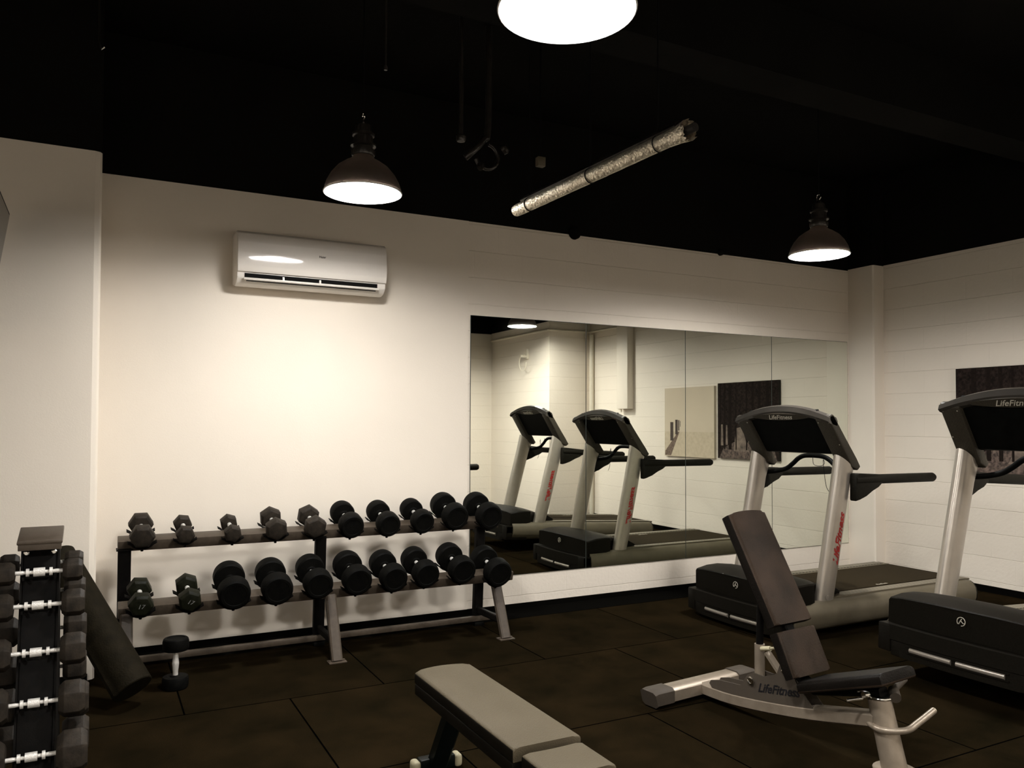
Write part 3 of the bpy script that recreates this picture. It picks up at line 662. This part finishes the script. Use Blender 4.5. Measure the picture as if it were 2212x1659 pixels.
b = B(); b.cyl((0, -.998, .279), (0, -.9975, .281), .043, n=24); mesh_obj('post_socket', b, 'dark', ab)
b = B(); b.tube([(-.048, -.985, .30), (-.058, -.965, .305), (-.066, -.945, .298)], .004, smooth=3, n=8); b.cyl((-.070, -.975, .292), (-.045, -.980, .292), .013, n=14); b.cyl((-.115, -.93, .266), (-.060, -.965, .275), .006, n=10); mesh_obj('clamp_pin', b, 'chrome', ab)
b = B(); b.tube([(-.03, -.97, .172), (-.05, -1.04, .166), (0, -1.115, .178), (.06, -1.13, .200), (.16, -1.14, .235)], .0135, smooth=6, n=12); mesh_obj('foot_handle', b, 'bench_silver', ab)
b = B(); b.cyl((.16, -1.14, .235), (.163, -1.1403, .236), .0115, n=12); mesh_obj('handle_end', b, 'cream_plastic', ab)
plate = [(-.10, .098), (-.11, .115), (-.165, .130), (-.30, .142), (-.345, .205), (-.375, .222), (-.44, .220), (-.515, .252), (-.535, .305), (-.560, .318), (-.590, .300), (-.625, .235), (-.690, .170), (-.72, .138), (-.52, .100), (-.25, .068), (-.12, .075)]
for s in (-1, 1):
    b = B(); b.prism(plate, 'x', s*.036-.003, s*.036+.003); mesh_obj('side_plate', b, 'plate_grey', ab, smooth=False)
text_obj('lettering', 'LifeFitness', .056, 'letter_black', basis((0, -1, .17), (0, .17, 1), (-.0396, -.520, .178)), ab, shear=.45, bold=.0012, label='black script lettering')
for (yy, zz) in ((-.369, .184), (-.566, .283)):
    b = B(); b.turn((-.043, yy, zz), (-1, 0, 0), [(.019, 0), (.019, .006), (.013, .008), (.012, .005), (.006, .005)], n=22); mesh_obj('pivot_bolt', b, 'chrome', ab)
b = B(); b.cyl((.0, -.385, .10), (.0, -.385, .355), .024, n=24); mesh_obj('sleeve', b, 'bench_silver', ab)
b = B(); b.cyl((.0, -.385, .35), (.0, -.395, .62), .017, n=20); mesh_obj('telescopic_rod', b, 'black_steel', ab)
b = B(); b.cyl((-.01, -.405, .338), (-.012, -.46, .352), .011, n=14); b.cyl((-.012, -.46, .352), (-.012, -.485, .360), .006, n=10); b.turn((-.012, -.485, .360), (0, -1, .2), [(.009, 0), (.010, .006), (.006, .012)], n=12); mesh_obj('adjuster_knob', b, 'cream_plastic', ab)
b = B(); b.tube([(0, -.43, .325), (0, -.52, .235)], .02, sq=(.018, .010)); mesh_obj('link_strut', b, 'bench_silver', ab)
def slab(name, xw, a, bb, th, mtop, mside, bow=0.0):
    """pad between points a (upper/rear) and bb (lower/front) given in (y,z); outward normal toward the user"""
    A = Vector((0, a[0], a[1])); Bv = Vector((0, bb[0], bb[1])); ln = (Bv-A).length; e = (Bv-A).normalized(); nrm = Vector((1, 0, 0)).cross(e)
    if nrm.y > 0.05 and nrm.z < .9: nrm = -nrm
    if nrm.z < 0 and abs(nrm.z) > abs(nrm.y): nrm = -nrm
    p = pad(-xw/2, xw/2, 0, ln, 0, th, min(.019, th*.40), bow, 0)
    mm = Matrix.Identity(4)
    X = Vector((1, 0, 0))
    if X.cross(e).dot(nrm) < 0: X = -X
    for i in range(3): mm[i][0] = X[i]; mm[i][1] = e[i]; mm[i][2] = nrm[i]
    O = A - nrm*th
    for i in range(3): mm[i][3] = O[i]
    p.xf(mm)
    o = mesh_obj(name, p, [mside, mtop], ab, ang=50)
    for f in o.data.polygons:
        if f.normal.dot(nrm) > .35: f.material_index = 1
    return o
slab('backrest_pad', .262, (-.318, .975), (-.588, .502), .060, 'leather', 'leather_side', .012)
slab('lumbar_pad', .262, (-.600, .475), (-.688, .292), .060, 'leather', 'leather_side')
slab('seat_pad', .240, (-.680, .272), (-1.075, .412), .050, 'leather', 'leather_side')
b = B(); b.tube([(0, -.36, .80), (0, -.555, .45), (0, -.60, .29)], .02, sq=(.03, .018)); mesh_obj('back_frame', b, 'black_steel', ab, ang=30)
b = B(); b.tube([(0, -.60, .27), (0, -.70, .222), (0, -1.02, .305)], .02, sq=(.03, .018)); mesh_obj('seat_frame', b, 'black_steel', ab, ang=30)
b = B(); b.cyl((-.045, -.567, .283), (.045, -.567, .283), .012, n=14); mesh_obj('pivot_axle', b, 'chrome', ab)
b = B(); b.cyl((.02, -1.06, .288), (.07, -1.02, .30), .022, n=18); b.cyl((.07, -1.02, .30), (.20, -.99, .315), .014, n=14); mesh_obj('foot_roller', b, 'plate_grey', ab)

# ------------------------------------------------------------------ treadmills
def treadmill(label, loc, rot):
    t = thing('treadmill', label, 'treadmill', loc, rot, 'treadmills facing left beside the mirror')
    # lower shroud with a slot and its roller
    b = B(); n = 12
    def bow(x, k): return x-.035*(1-(2*k-1)**2)
    HW = .470
    outl = [(bow(-.055, k/n), -HW+2*HW*k/n) for k in range(n+1)]+[(.30, HW), (.30, -HW)]
    b.prism(outl, 'z', .115, .196, bev=.006); mesh_obj('shroud', b, 'hood', t, ang=30)
    for s in (-1, 1):
        b = B(); b.prism([(bow(-.055, .5+s*.5)-.002, s*HW), (bow(-.055, .5+s*.42)-.004, s*(HW-.085)), (.20, s*(HW-.085)), (.20, s*HW)], 'z', .045, .192, bev=.008); mesh_obj('shroud_corner', b, 'hood', t, ang=30)
    b = B(); b.prism([(bow(-.050, (k/n-.5)*.82+.5), -.385+.77*k/n) for k in range(n+1)]+[(.25, .385), (.25, -.385)], 'z', .030, .113, bev=.006); mesh_obj('underframe', b, 'hood', t, ang=30)
    for a0, a1 in ((-.255, -.014), (.014, .255)):
        q_ = [a0+(a1-a0)*k/4 for k in range(5)]
        b = B(); b.tube([(bow(-.047, .5+a/.94), a, .084) for a in q_], .015, n=12); mesh_obj('lift_roller', b, 'silver', t, ang=60)
    b = B(); b.prism([(bow(-.056, .5+a/.94), a) for a in (-.275, -.14, 0, .14, .275)]+[(-.02, .275), (-.02, -.275)], 'z', .098, .104); b.prism([(bow(-.056, .5+a/.94), a) for a in (-.275, -.14, 0, .14, .275)]+[(-.02, .275), (-.02, -.275)], 'z', .064, .070); mesh_obj('slot_frame', b, 'hood', t, ang=30)
    for s in (-1, 1):
        b = B(); b.cyl((.05, s*.30-.02, .045), (.05, s*.30+.02, .045), .045, n=24); mesh_obj('wheel', b, 'rubber', t)
    # motor hood
    b = B(); rings = []
    for x, w_, zt in ((0, .448, .346), (.006, .448, .352), (.10, .448, .370), (.20, .446, .374), (.255, .432, .369), (.31, .360, .360), (.38, .325, .343), (.48, .315, .305), (.545, .312, .270), (.555, .310, .240)):
        sec = [(-w_, .186), (-w_, zt-.028), (-w_+.008, zt-.018), (-w_*.8, zt-.008), (-w_*.4, zt-.001), (0, zt), (w_*.4, zt-.001), (w_*.8, zt-.008), (w_-.008, zt-.018), (w_, zt-.028), (w_, .186)]
        rings.append([Vector((x-.030*(1-(y/.448)**2)*max(0, 1-x/.3), y, z)) for y, z in sec])
    b.rings(rings); mesh_obj('motor_hood', b, 'hood', t, ang=28)
    # badge: ring with a small striding figure
    bd = B(); bc = Vector((-.0315, .0, .292))
    bd.tube([bc+Vector((0, .022*cos(a), .022*sin(a))) for a in [2*pi*k/28+R(-40) for k in range(25)]], .0022, n=6)
    bd.tube([bc+Vector((-.001, .012, -.014)), bc+Vector((-.001, .002, .006)), bc+Vector((-.001, -.004, .014))], .0022, n=6)
    bd.tube([bc+Vector((-.001, .002, .004)), bc+Vector((-.001, -.012, -.008)), bc+Vector((-.001, -.020, -.006))], .0020, n=6)
    mesh_obj('badge', bd, 'letter_light', t)
    # deck, belt, trays, side rails
    b = B(); b.box((1.12, 0, .165), (1.60, .84, .11), bev=.006); mesh_obj('deck', b, 'dark', t)
    b = B(); b.turn((1.925, -.29, .200), (0, 1, 0), [(.036, 0), (.036, .58)], n=24); mesh_obj('rear_roller', b, 'black_steel', t)
    b = B(); sec = [(.48, .240), (1.925, .240)]+[(1.925+.040*sin(a), .200+.040*cos(a)) for a in [pi*k/8 for k in range(1, 9)]]+[(.48, .158)]
    b.prism(sec, 'y', -.285, .285); mesh_obj('running_belt', b, 'belt', t)
    for s in (-1, 1):
        b = B(); b.box((1.20, s*.3475, .2315), (1.50, .103, .014), bev=.003); mesh_obj('side_tray', b, 'champagne', t)
        # rounded grip strip
        pts = [(.60+.042*cos(a), s*.360+.042*sin(a)) for a in [pi/2+pi*k/10 for k in range(11)]]+[(1.90+.0*k, s*.360-.042+.084*k) for k in (0, 1)]
        b = B(); b.prism(pts, 'z', .238, .2425); mesh_obj('foot_grip', b, 'grip_strip', t, smooth=False)
        b = B()
        rs = []
        for x in (.02, 1.90):
            rs.append([Vector((x, s*(.395+dy), .135+dz)) for dy, dz in [(0, .095), (.035, .094), (.062, .080), (.082, .052), (.090, .015), (.088, -.025), (.076, -.060), (.050, -.083), (.0, -.088)]])
        b.rings(rs); mesh_obj('side_rail', b, 'champagne', t, ang=60)
        b = B(); rs = []
        for x in (1.90, 1.915, 1.925):
            sc = {1.90: 1, 1.915: .98, 1.925: .85}[x]
            rs.append([Vector((x, s*(.395+dy*sc), .135+dz*sc)) for dy, dz in [(0, .095), (.035, .094), (.062, .080), (.082, .052), (.090, .015), (.088, -.025), (.076, -.060), (.050, -.083), (.0, -.088)]])
        b.rings(rs); mesh_obj('rail_end_cap', b, 'hood', t, ang=40)
        b = B(); b.cyl((1.80, s*.38, 0), (1.80, s*.38, .06), .028, n=16); mesh_obj('rear_foot', b, 'rubber', t)
        # upright: elliptical tube leaning rearward, flush with the console
        b = B(); rs = []
        for z, xc, a_, c_ in ((.196, .383, .075, .046), (.26, .396, .076, .046), (.70, .490, .080, .047), (1.00, .555, .081, .048)):
            rs.append([Vector((xc+a_*cos(q), s*.388+c_*sin(q), z)) for q in [2*pi*k/32 for k in range(32)]])
        rs.append([Vector((.590+.080*cos(q), s*.388+.048*sin(q), 1.142-.058*cos(q))) for q in [2*pi*k/32 for k in range(32)]])
        b.rings(rs); mesh_obj('upright', b, 'silver', t, ang=60)
        b = B(); b.turn((.372, s*.4345, .25), (-.1, s, 0), [(.017, -.001), (.017, .001), (.012, .0016)], n=20); mesh_obj('cover_disc', b, 'silver', t)
        b = B(); b.prism([(.42, .20), (.58, .20), (.60, .26), (.50, .31), (.42, .31)], 'y', s*.325-.02, s*.325+.02, bev=.006); mesh_obj('upright_shoe', b, 'hood', t, ang=30)
        def wrap(p, s=s):
            xc = .383+.212*(p.z-.2); a_ = .078+.012*(p.z-.2); u_ = max(-.97, min(.97, (p.x-xc)/a_))
            return Vector((p.x, s*(.388+.0485*math.sqrt(1-u_*u_)), p.z))
        text_obj('side_lettering', 'LifeFitness', .074, 'letter_red', basis((.212, 0, 1), (s, 0, -.212*s), (.485, s*.4345, .63)), t, shear=.45, bold=.0024, label='red script lettering', length=.36, wrap=wrap)
        # handrail and its bracket
        b = B(); b.tube([(.61, s*.455, 1.026), (.80, s*.458, 1.028), (1.43, s*.458, 1.024), (1.45, s*.458, 1.024)], [.034, .033, .033, .024], n=18); mesh_obj('handrail', b, 'grip', t, ang=50)
        br = [(.600, 1.072), (.64, 1.072), (.87, 1.060), (.88, 1.000), (.82, .985), (.765, .950), (.70, .915), (.65, .893), (.600, .882)]
        b = B(); b.prism(br, 'y', s*.425, s*.482, bev=.012); mesh_obj('rail_bracket', b, 'grip', t, ang=40)
    # console: two side arms, arched trim, dark centre, name plate
    DX, DZ = .545, -.838      # direction down the face
    e = Vector((.225, 0, -.33)).normalized(); nr = Vector((-e.z*-1, 0, e.x)); nr = Vector((-.826, 0, -.563))
    top = Vector((.395, 0, 1.432)); L_ = .385
    def cp(u, y, dpt): return top+e*u+Vector((0, y, 0))-nr*dpt    # u down the face, dpt into the body
    for s in (-1, 1):
        b = B(); y0, y1 = s*.318, s*.440
        q = [(0, 0), (L_, 0), (L_+.055, .035), (L_+.05, .075), (L_-.02, .070), (0.0, .060), (-.022, .048), (-.026, .018)]
        rs = [[cp(u, y, d_) for u, d_ in q] for y in (y0, y1)]
        b.rings(rs)
        bmesh.ops.bevel(b.bm, geom=list(b.bm.edges), offset=.010, segments=3, profile=.5, affect='EDGES')
        mesh_obj('console_arm', b, 'console', t, ang=30)
        for u_, yy in ((.02, .335), (.02, .425), (.20, .425)):
            b = B(); b.turn(cp(u_, s*yy, .001), nr, [(.004, 0), (.004, .002)], n=8); mesh_obj('screw', b, 'letter_light', t)
    b = B(); n2 = 20; rs = []
    for k in range(n2+1):
        y = -.440+.880*k/n2; h = .082*(1-(y/.44)**2)
        rs.append([Vector((x, y, z+h*g)) for x, z, g in ((.398, 1.412, .75), (.383, 1.424, .9), (.392, 1.452, 1), (.425, 1.462, 1), (.460, 1.452, 1), (.475, 1.425, .9), (.470, 1.395, .6))])
    b.rings(rs); mesh_obj('console_arch', b, 'console_top', t, ang=30)
    b = B()
    rs = []
    for y in (-.32, .32):
        rs.append([cp(-.045, y, .030), cp(L_-.085, y, .030), cp(L_-.065, y, .050), cp(L_-.085, y, .070), cp(-.045, y, .070)])
    b.rings(rs); mesh_obj('console_back', b, 'black_gloss', t, ang=30)
    b = B(); rs = []
    for k in range(n2+1):
        y = -.30+.60*k/n2; h = (1-(y/.30)**2)
        rs.append([cp(-.020-.030*h, y, .012), cp(-.020-.030*h, y, .034), cp(-.018+.030*h, y, .034), cp(-.018+.030*h, y, .018)])
    b.rings(rs); mesh_obj('name_plate', b, 'console', t, ang=40)
    text_obj('lettering', 'LifeFitness', .052, 'letter_light', basis((0, -1, 0), -e, cp(-.018, 0, .0115)), t, shear=.45, bold=.0004, label='pale script lettering')
    # display side toward the runner
    b = B(); rs = []
    for y in (-.30, .30):
        rs.append([cp(-.03, y, .070), cp(L_-.10, y, .070), cp(L_-.08, y, .086), cp(-.02, y, .082)])
    b.rings(rs); mesh_obj('display_panel', b, 'screen', t, ang=30)
    # inner hand bar
    b = B(); hb = [(.68, .44, 1.030), (.71, .34, 1.043), (.73, .26, 1.066), (.735, .20, 1.105), (.735, .14, 1.150), (.735, .07, 1.172)]; b.tube(hb+[(x_, -y_, z_) for x_, y_, z_ in reversed(hb)], .0175, smooth=5, n=14); mesh_obj('hand_bar', b, 'black_gloss', t)
    # safety cord
    b = B(); b.tube([(.665, -.056, 1.174), (.665, -.064, 1.114), (.665, -.127, 1.105), (.665, -.160, 1.125), (.665, -.150, 1.150), (.665, -.158, 1.06), (.665, -.175, .963), (.665, -.20, .925)], .0020, smooth=5, n=6); mesh_obj('safety_cord', b, 'cable', t)
    text_obj('belt_lettering', 'FlexDeck', .030, 'letter_light', basis((1, 0, 0), (0, 1, 0), (1.14, -.255, .2408)), t, shear=.2, label='tiny pale lettering')
    return t
treadmill('silver-legged treadmill closest to the wall mirror, behind the inclined bench', (3.975, -1.19, 0), (0, 0, 0))
t2 = treadmill('nearer treadmill cut by the right edge of the photo, its front raised', (4.00, -2.788, 0), (0, 0, 0))
a = R(3.0); px, pz = 1.80, .0      # raised about its rear feet
t2.rotation_euler = (0, a, 0)
t2.location = (4.00+px-(px*cos(a)+pz*sin(a)), -2.788, pz-(-px*sin(a)+pz*cos(a)))

# ------------------------------------------------------------------ canvases on the right wall
def canvas(y0, y1, z0, z1, name, label, paint, side):
    t = thing(name, label, 'picture', (XR, (y0+y1)/2, z0), group=None)
    w_, h_ = abs(y1-y0), z1-z0
    b = B(); b.box((-.018, 0, h_/2), (.034, w_, h_)); mesh_obj('stretcher', b, side, t, smooth=False)
    b = B(); slots = paint(b, w_, h_); mesh_obj('print', b, slots, t, smooth=False)
    return t
def P_(b, slot, pts, lift, x=-.0355):
    b.slot = slot; b.quad([Vector((x-lift*.0004, y, z)) for y, z in pts])
def beach(b, w_, h_):
    # viewed from the room: +y is toward the mirror wall (left side when facing the wall)
    L, Rr = w_/2, -w_/2      # L = near the mirror
    P_(b, 0, [(L, h_*.36), (Rr, h_*.36), (Rr, h_), (L, h_)], 0)
    P_(b, 1, [(L, 0), (Rr, 0), (Rr, h_*.36), (L, h_*.36)], 0)
    P_(b, 2, [(Rr+.01, .01), (Rr+.13, .01), (Rr+.30, h_*.36), (Rr+.27, h_*.36), (Rr+.01, h_*.07)], 1)
    for y, z0, z1, w2 in ((Rr+.115, .20, .44, .062), (Rr+.215, .28, .47, .050), (Rr+.275, .33, .465, .022), (Rr+.31, .38, .455, .010)):
        P_(b, 3, [(y, z0), (y+w2, z0), (y+w2, z1), (y, z1)], 2)
    return ['sky_print', 'sand', 'boards', 'post']
def forest(b, w_, h_):
    L, Rr = w_/2, -w_/2
    P_(b, 0, [(L, 0), (Rr, 0), (Rr, h_), (L, h_)], 0)
    P_(b, 1, [(L-.02, 0), (Rr+.02, 0), (Rr+.10, h_*.14), (Rr+.28, h_*.22), (L-.28, h_*.22), (L-.06, h_*.12)], 1)
    P_(b, 2, [(Rr+.27, h_*.10), (Rr+.52, h_*.10), (Rr+.40, h_*.42), (Rr+.31, h_*.40)], 2)
    for y, w2, z0, z1 in ((Rr+.05, .045, .17, .45), (Rr+.135, .035, .18, .44), (Rr+.62, .025, .2, .36)):
        P_(b, 3, [(y, h_*z0), (y+w2, h_*z0), (y+w2*.8, h_*z1), (y+w2*.2, h_*z1)], 3)
    for y, w2 in ((Rr+.035, .018), (Rr+.105, .026), (Rr+.185, .05), (Rr+.30, .018), (Rr+.47, .02), (Rr+.56, .035), (Rr+.66, .04), (Rr+.78, .045)):
        P_(b, 4, [(y, h_*.12), (y+w2, h_*.12), (y+w2, h_), (y, h_)], 4)
    return ['canopy', 'leaf_litter', 'glow_print', 'glow_print', 'trunk']
canvas(-1.025, -1.99, .995, 1.89, 'forest_canvas', 'dark sepia canvas of a tree-lined path on the right wall', forest, 'canvas_dark')
canvas(-2.055, -3.0, .985, 1.865, 'beach_canvas', 'pale canvas of beach posts, seen only in the mirror', beach, 'canvas_side')

# ------------------------------------------------------------------ ceiling fittings
# foil-faced insulated pipe hanging below the ceiling, its right end torn open
A0, A1 = Vector((1.905, -1.785, 2.50)), Vector((2.03, -2.985, 2.55)); dr = (A1-A0).normalized(); m = frame_from(dr); L0 = (A1-A0).length
ft = thing('foil_pipe', 'silver foil-wrapped pipe hanging under the black ceiling, its end torn open', 'pipe', tuple(A0))
def ringf(z, r, a0=0, a1=2*pi, n=36, ragged=0):
    out = []
    for k in range(n):
        a = a0+(a1-a0)*k/(n-1 if a1-a0 < 6.2 else n); rr = r*(1+random.uniform(-.02, .02))
        out.append(m @ Vector((rr*cos(a), rr*sin(a), 0)) + dr*(z+ragged*random.uniform(-1, 1)))
    return out
b = B(); random.seed(7)
rings = [ringf(z, .031 if 0 < i < 40 else .029) for i, z in enumerate([L0*.92*k/40 for k in range(41)])]
b.rings(rings, cap=True); mesh_obj('foil_sleeve', b, 'foil', ft, ang=20)
# torn flared collar
b = B(); rs = [ringf(L0*.91, .032), ringf(L0*.96, .036, ragged=.004), ringf(L0*1.0, .043, ragged=.014)]
b.rings(rs, cap=False); rs = [ringf(L0*.91, .030), ringf(L0*.96, .034, ragged=.004), ringf(L0*1.0, .040, ragged=.014)]
b.rings(rs, cap=False); mesh_obj('torn_collar', b, 'foil', ft, ang=20)
b = B(); b.tube([m @ Vector((0, 0, L0*.80)), m @ Vector((0, 0, L0*1.02)), m @ Vector((0, 0, L0*1.03))], .018, n=14); mesh_obj('pipe_core', b, 'duct_black', ft)
b = B()
up = m.inverted() @ Vector((0, 0, 1))
for q in (.10, .5, .86):
    c = dr*(L0*q); ztop = ZC-(A0+c).z
    b.cyl(c+Vector((0, 0, .03)), c+Vector((0, 0, ztop)), .004, n=8)
    b.tube([c+m @ Vector((.033*cos(a), .033*sin(a), 0)) for a in [2*pi*k/24 for k in range(24)]], .0022, n=6, closed=True)
mesh_obj('hanger', b, 'cable', ft)
b = B(); b.box(dr*(L0*.5)+Vector((0, 0, .044)), (.04, L0*.9, .012), rot=Vector((0, 1, 0)).rotation_difference(dr).to_matrix()); mesh_obj('tray', b, 'duct_black', ft, smooth=False)

pg = thing('pipe_bracket', 'dark glossy pipe clamps and bent pipe beside the foil-wrapped pipe', 'pipe', (2.05, -1.15, 3.03))
b = B(); b.tube([(-.14, .02, -.06), (-.10, .0, -.02), (-.03, 0, .06), (0, 0, .14), (0, 0, .75)], .02, smooth=5, n=14); mesh_obj('bent_pipe', b, 'duct_black', pg)
b = B(); b.tube([(.075*cos(a), .02, -.03+.075*sin(a)) for a in [R(-160)+R(240)*k/18 for k in range(19)]], .012, n=10); mesh_obj('clamp_ring', b, 'duct_black', pg)
b = B(); b.turn((-.055, -.02, -.10), (-.3, -.4, -.6), [(.022, 0), (.024, .02), (.016, .04)], n=14); mesh_obj('nozzle', b, 'duct_black', pg)
b = B(); b.turn((.09, -.01, .01), (.4, -.4, .3), [(.03, 0), (.032, .02), (.02, .035)], n=14); mesh_obj('coupling', b, 'duct_black', pg)
jb = thing('junction_box', 'small pale box on a dark rod between the ceiling pipes', 'box', (2.386, -1.19, 3.0))
b = B(); b.box((0, 0, 0), (.052, .04, .058), bev=.004); mesh_obj('box', b, 'champagne', jb)
b = B(); b.cyl((0, 0, .03), (0, 0, ZC-3.0), .006, n=8); mesh_obj('rod', b, 'cable', jb)
so = thing('ceiling_stub', 'small dark pipe stub hanging left of the pipe clamps', 'pipe', (1.79, -1.34, 3.0))
b = B(); b.turn((0, 0, -.02), (0, 0, 1), [(.022, 0), (.028, .012), (.028, .03), (.012, .04), (.012, ZC-2.98)], n=14); mesh_obj('stub', b, 'duct_black', so)
hr = thing('hanging_rod', 'thin dark rod hanging from the ceiling left of the nearest lamp', 'rod', (1.06, -2.21, 2.9))
b = B(); b.cyl((0, 0, 0), (0, 0, ZC-2.9), .004, n=8); mesh_obj('rod', b, 'duct_black', hr)
b = B(); b.turn((0, 0, -.012), (0, 0, 1), [(.007, 0), (.008, .01), (.005, .02)], n=10); mesh_obj('tip', b, 'duct_black', hr)
hk = thing('ceiling_hook', 'tiny pale hook hanging from the ceiling at upper left', 'hook', (-.01, -1.83, 2.9))
b = B(); b.tube([(0, 0, ZC-2.9), (0, 0, .03), (.012, 0, 0), (.02, 0, .012)], .004, n=8); mesh_obj('wire', b, 'chrome', hk)

# ------------------------------------------------------------------ television on the pier side, upper left
tv = thing('television', 'black-framed flat screen tilted down, cut by the left edge of the photo', 'television', (-.465, -1.12, 2.18), (0, R(8.5), 0))
b = B(); b.box((0, 0, 0), (.035, 1.04, .60), bev=.006); mesh_obj('casing', b, 'black_gloss', tv)
b = B(); b.box((.0186, 0, 0), (.002, 1.01, .57)); mesh_obj('screen', b, 'screen', tv, smooth=False)
b = B(); b.tube([(-.02, .1, 0), (-.14, .1, .03), (-.16, .14, .03), (-.16, .67, .03)], .02, n=12); mesh_obj('wall_arm', b, 'black_steel', tv)

# ------------------------------------------------------------------ conduit, duct and wall bracket on the walls seen in the mirror
cd = thing('conduit', 'thin cream conduit running under the black ceiling line, seen in the mirror', 'pipe', (0, 0, 0))
b = B(); b.tube([(5.93, YB+.16, 2.79), (5.93, -4.82, 2.79), (XR-.03, -4.82, 2.79)], .019, n=10)
b.tube([(XR-.03, -4.82, 2.79), (XR-.03, -4.10, 2.79), (XR-.03, -4.05, 2.77), (XR-.03, -4.035, 2.71), (XR-.03, -4.035, 1.60)], .019, n=10); mesh_obj('tube', b, 'conduit', cd)
dk = tag(mesh_obj('wall_duct', (lambda b: b.box((XR-.055, -3.86, 2.26), (.11, .26, 1.30), bev=.006))(B()), 'plaster'), 'boxed cream duct hanging down the right wall, seen in the mirror', 'duct')
b = B(); b.cyl((XR-.04, -4.74, 0), (XR-.04, -4.74, 2.74), .035, n=16); tag(mesh_obj('downpipe', b, 'conduit'), 'cream vertical pipe in the corner, seen in the mirror', 'pipe')
wb = thing('wall_bracket', 'small pale bracket with a loop of pale cable, seen in the mirror', 'bracket', (5.96, -5.50, 2.48))
b = B(); b.box((-.02, 0, 0), (.04, .05, .16), bev=.004); b.box((-.08, 0, -.04), (.12, .03, .03)); mesh_obj('arm', b, 'conduit', wb)
b = B(); b.tube([(-.10, .11*cos(a), -.14+.13*sin(a)) for a in [R(60)+R(300)*k/26 for k in range(27)]], .008, n=8); mesh_obj('cable_loop', b, 'conduit', wb)

for x_, r_, lab in ((3.37, .052, 'small round black fitting at the top of the wall above the mirror'), (4.89, .03, 'smaller black fitting at the wall top, left of the farthest lamp')):
    b = B(); b.turn((x_, 0, 2.925), (0, -1, 0), [(r_, 0), (r_, .02), (r_*.7, .035), (.01, .04)], n=24); tag(mesh_obj('wall_fitting', b, 'black_wall'), lab, 'fitting')

eh = thing('handle_station', 'black padded handle on a dark post, seen at the left edge of the mirror', 'gym machine', (4.34, -4.42, 0))
b = B(); b.box((0, 0, .02), (.6, .5, .04), bev=.01); mesh_obj('base', b, 'black_steel', eh)
b = B(); b.tube([(-.08, 0, .03), (-.02, 0, .60), (.02, 0, .78)], .03, sq=(.03, .03)); mesh_obj('post', b, 'black_steel', eh, ang=30)
b = B(); b.turn((-.16, 0, .81), (1, 0, 0), [(.03, 0), (.042, .01), (.042, .40), (.032, .42)], n=20); mesh_obj('handle', b, 'grip', eh)

# ------------------------------------------------------------------ small pieces belong to the part that carries them
CARRIER = dict(screw='console_arm', badge='motor_hood', side_lettering='upright', cover_disc='upright', foot_grip='side_tray', rail_end_cap='side_rail',
               belt_lettering='running_belt', lift_roller='underframe', display_panel='console_back', end_cap=('rear_stabiliser', 'foot_bar'), post_collar='front_post',
               post_socket='front_post', clamp_pin='front_post', handle_end='foot_handle', rim='lamp_shade', vane='air_outlet', brand_mark='front_panel',
               flap_gap='louver_flap', foot_plate='leg', bolt='front_panel', embossed_mark='head', lettering=('name_plate', 'side_plate'), torn_collar='foil_sleeve', tip='rod')
def centre(o):
    c = Vector((0, 0, 0)); n_ = max(1, len(o.data.vertices))
    for v in o.data.vertices: c += v.co
    return c/n_
for root in [o for o in bpy.data.objects if o.parent is None and o.type == 'EMPTY']:
    kids = [o for o in bpy.data.objects if o.parent == root]
    for k in kids:
        want = CARRIER.get(k.name.split('.')[0])
        if not want: continue
        want = (want,) if isinstance(want, str) else want
        cand = [q for q in kids if q.name.split('.')[0] in want and q is not k]
        if cand:
            ck = centre(k); k.parent = min(cand, key=lambda q: (centre(q)-ck).length)
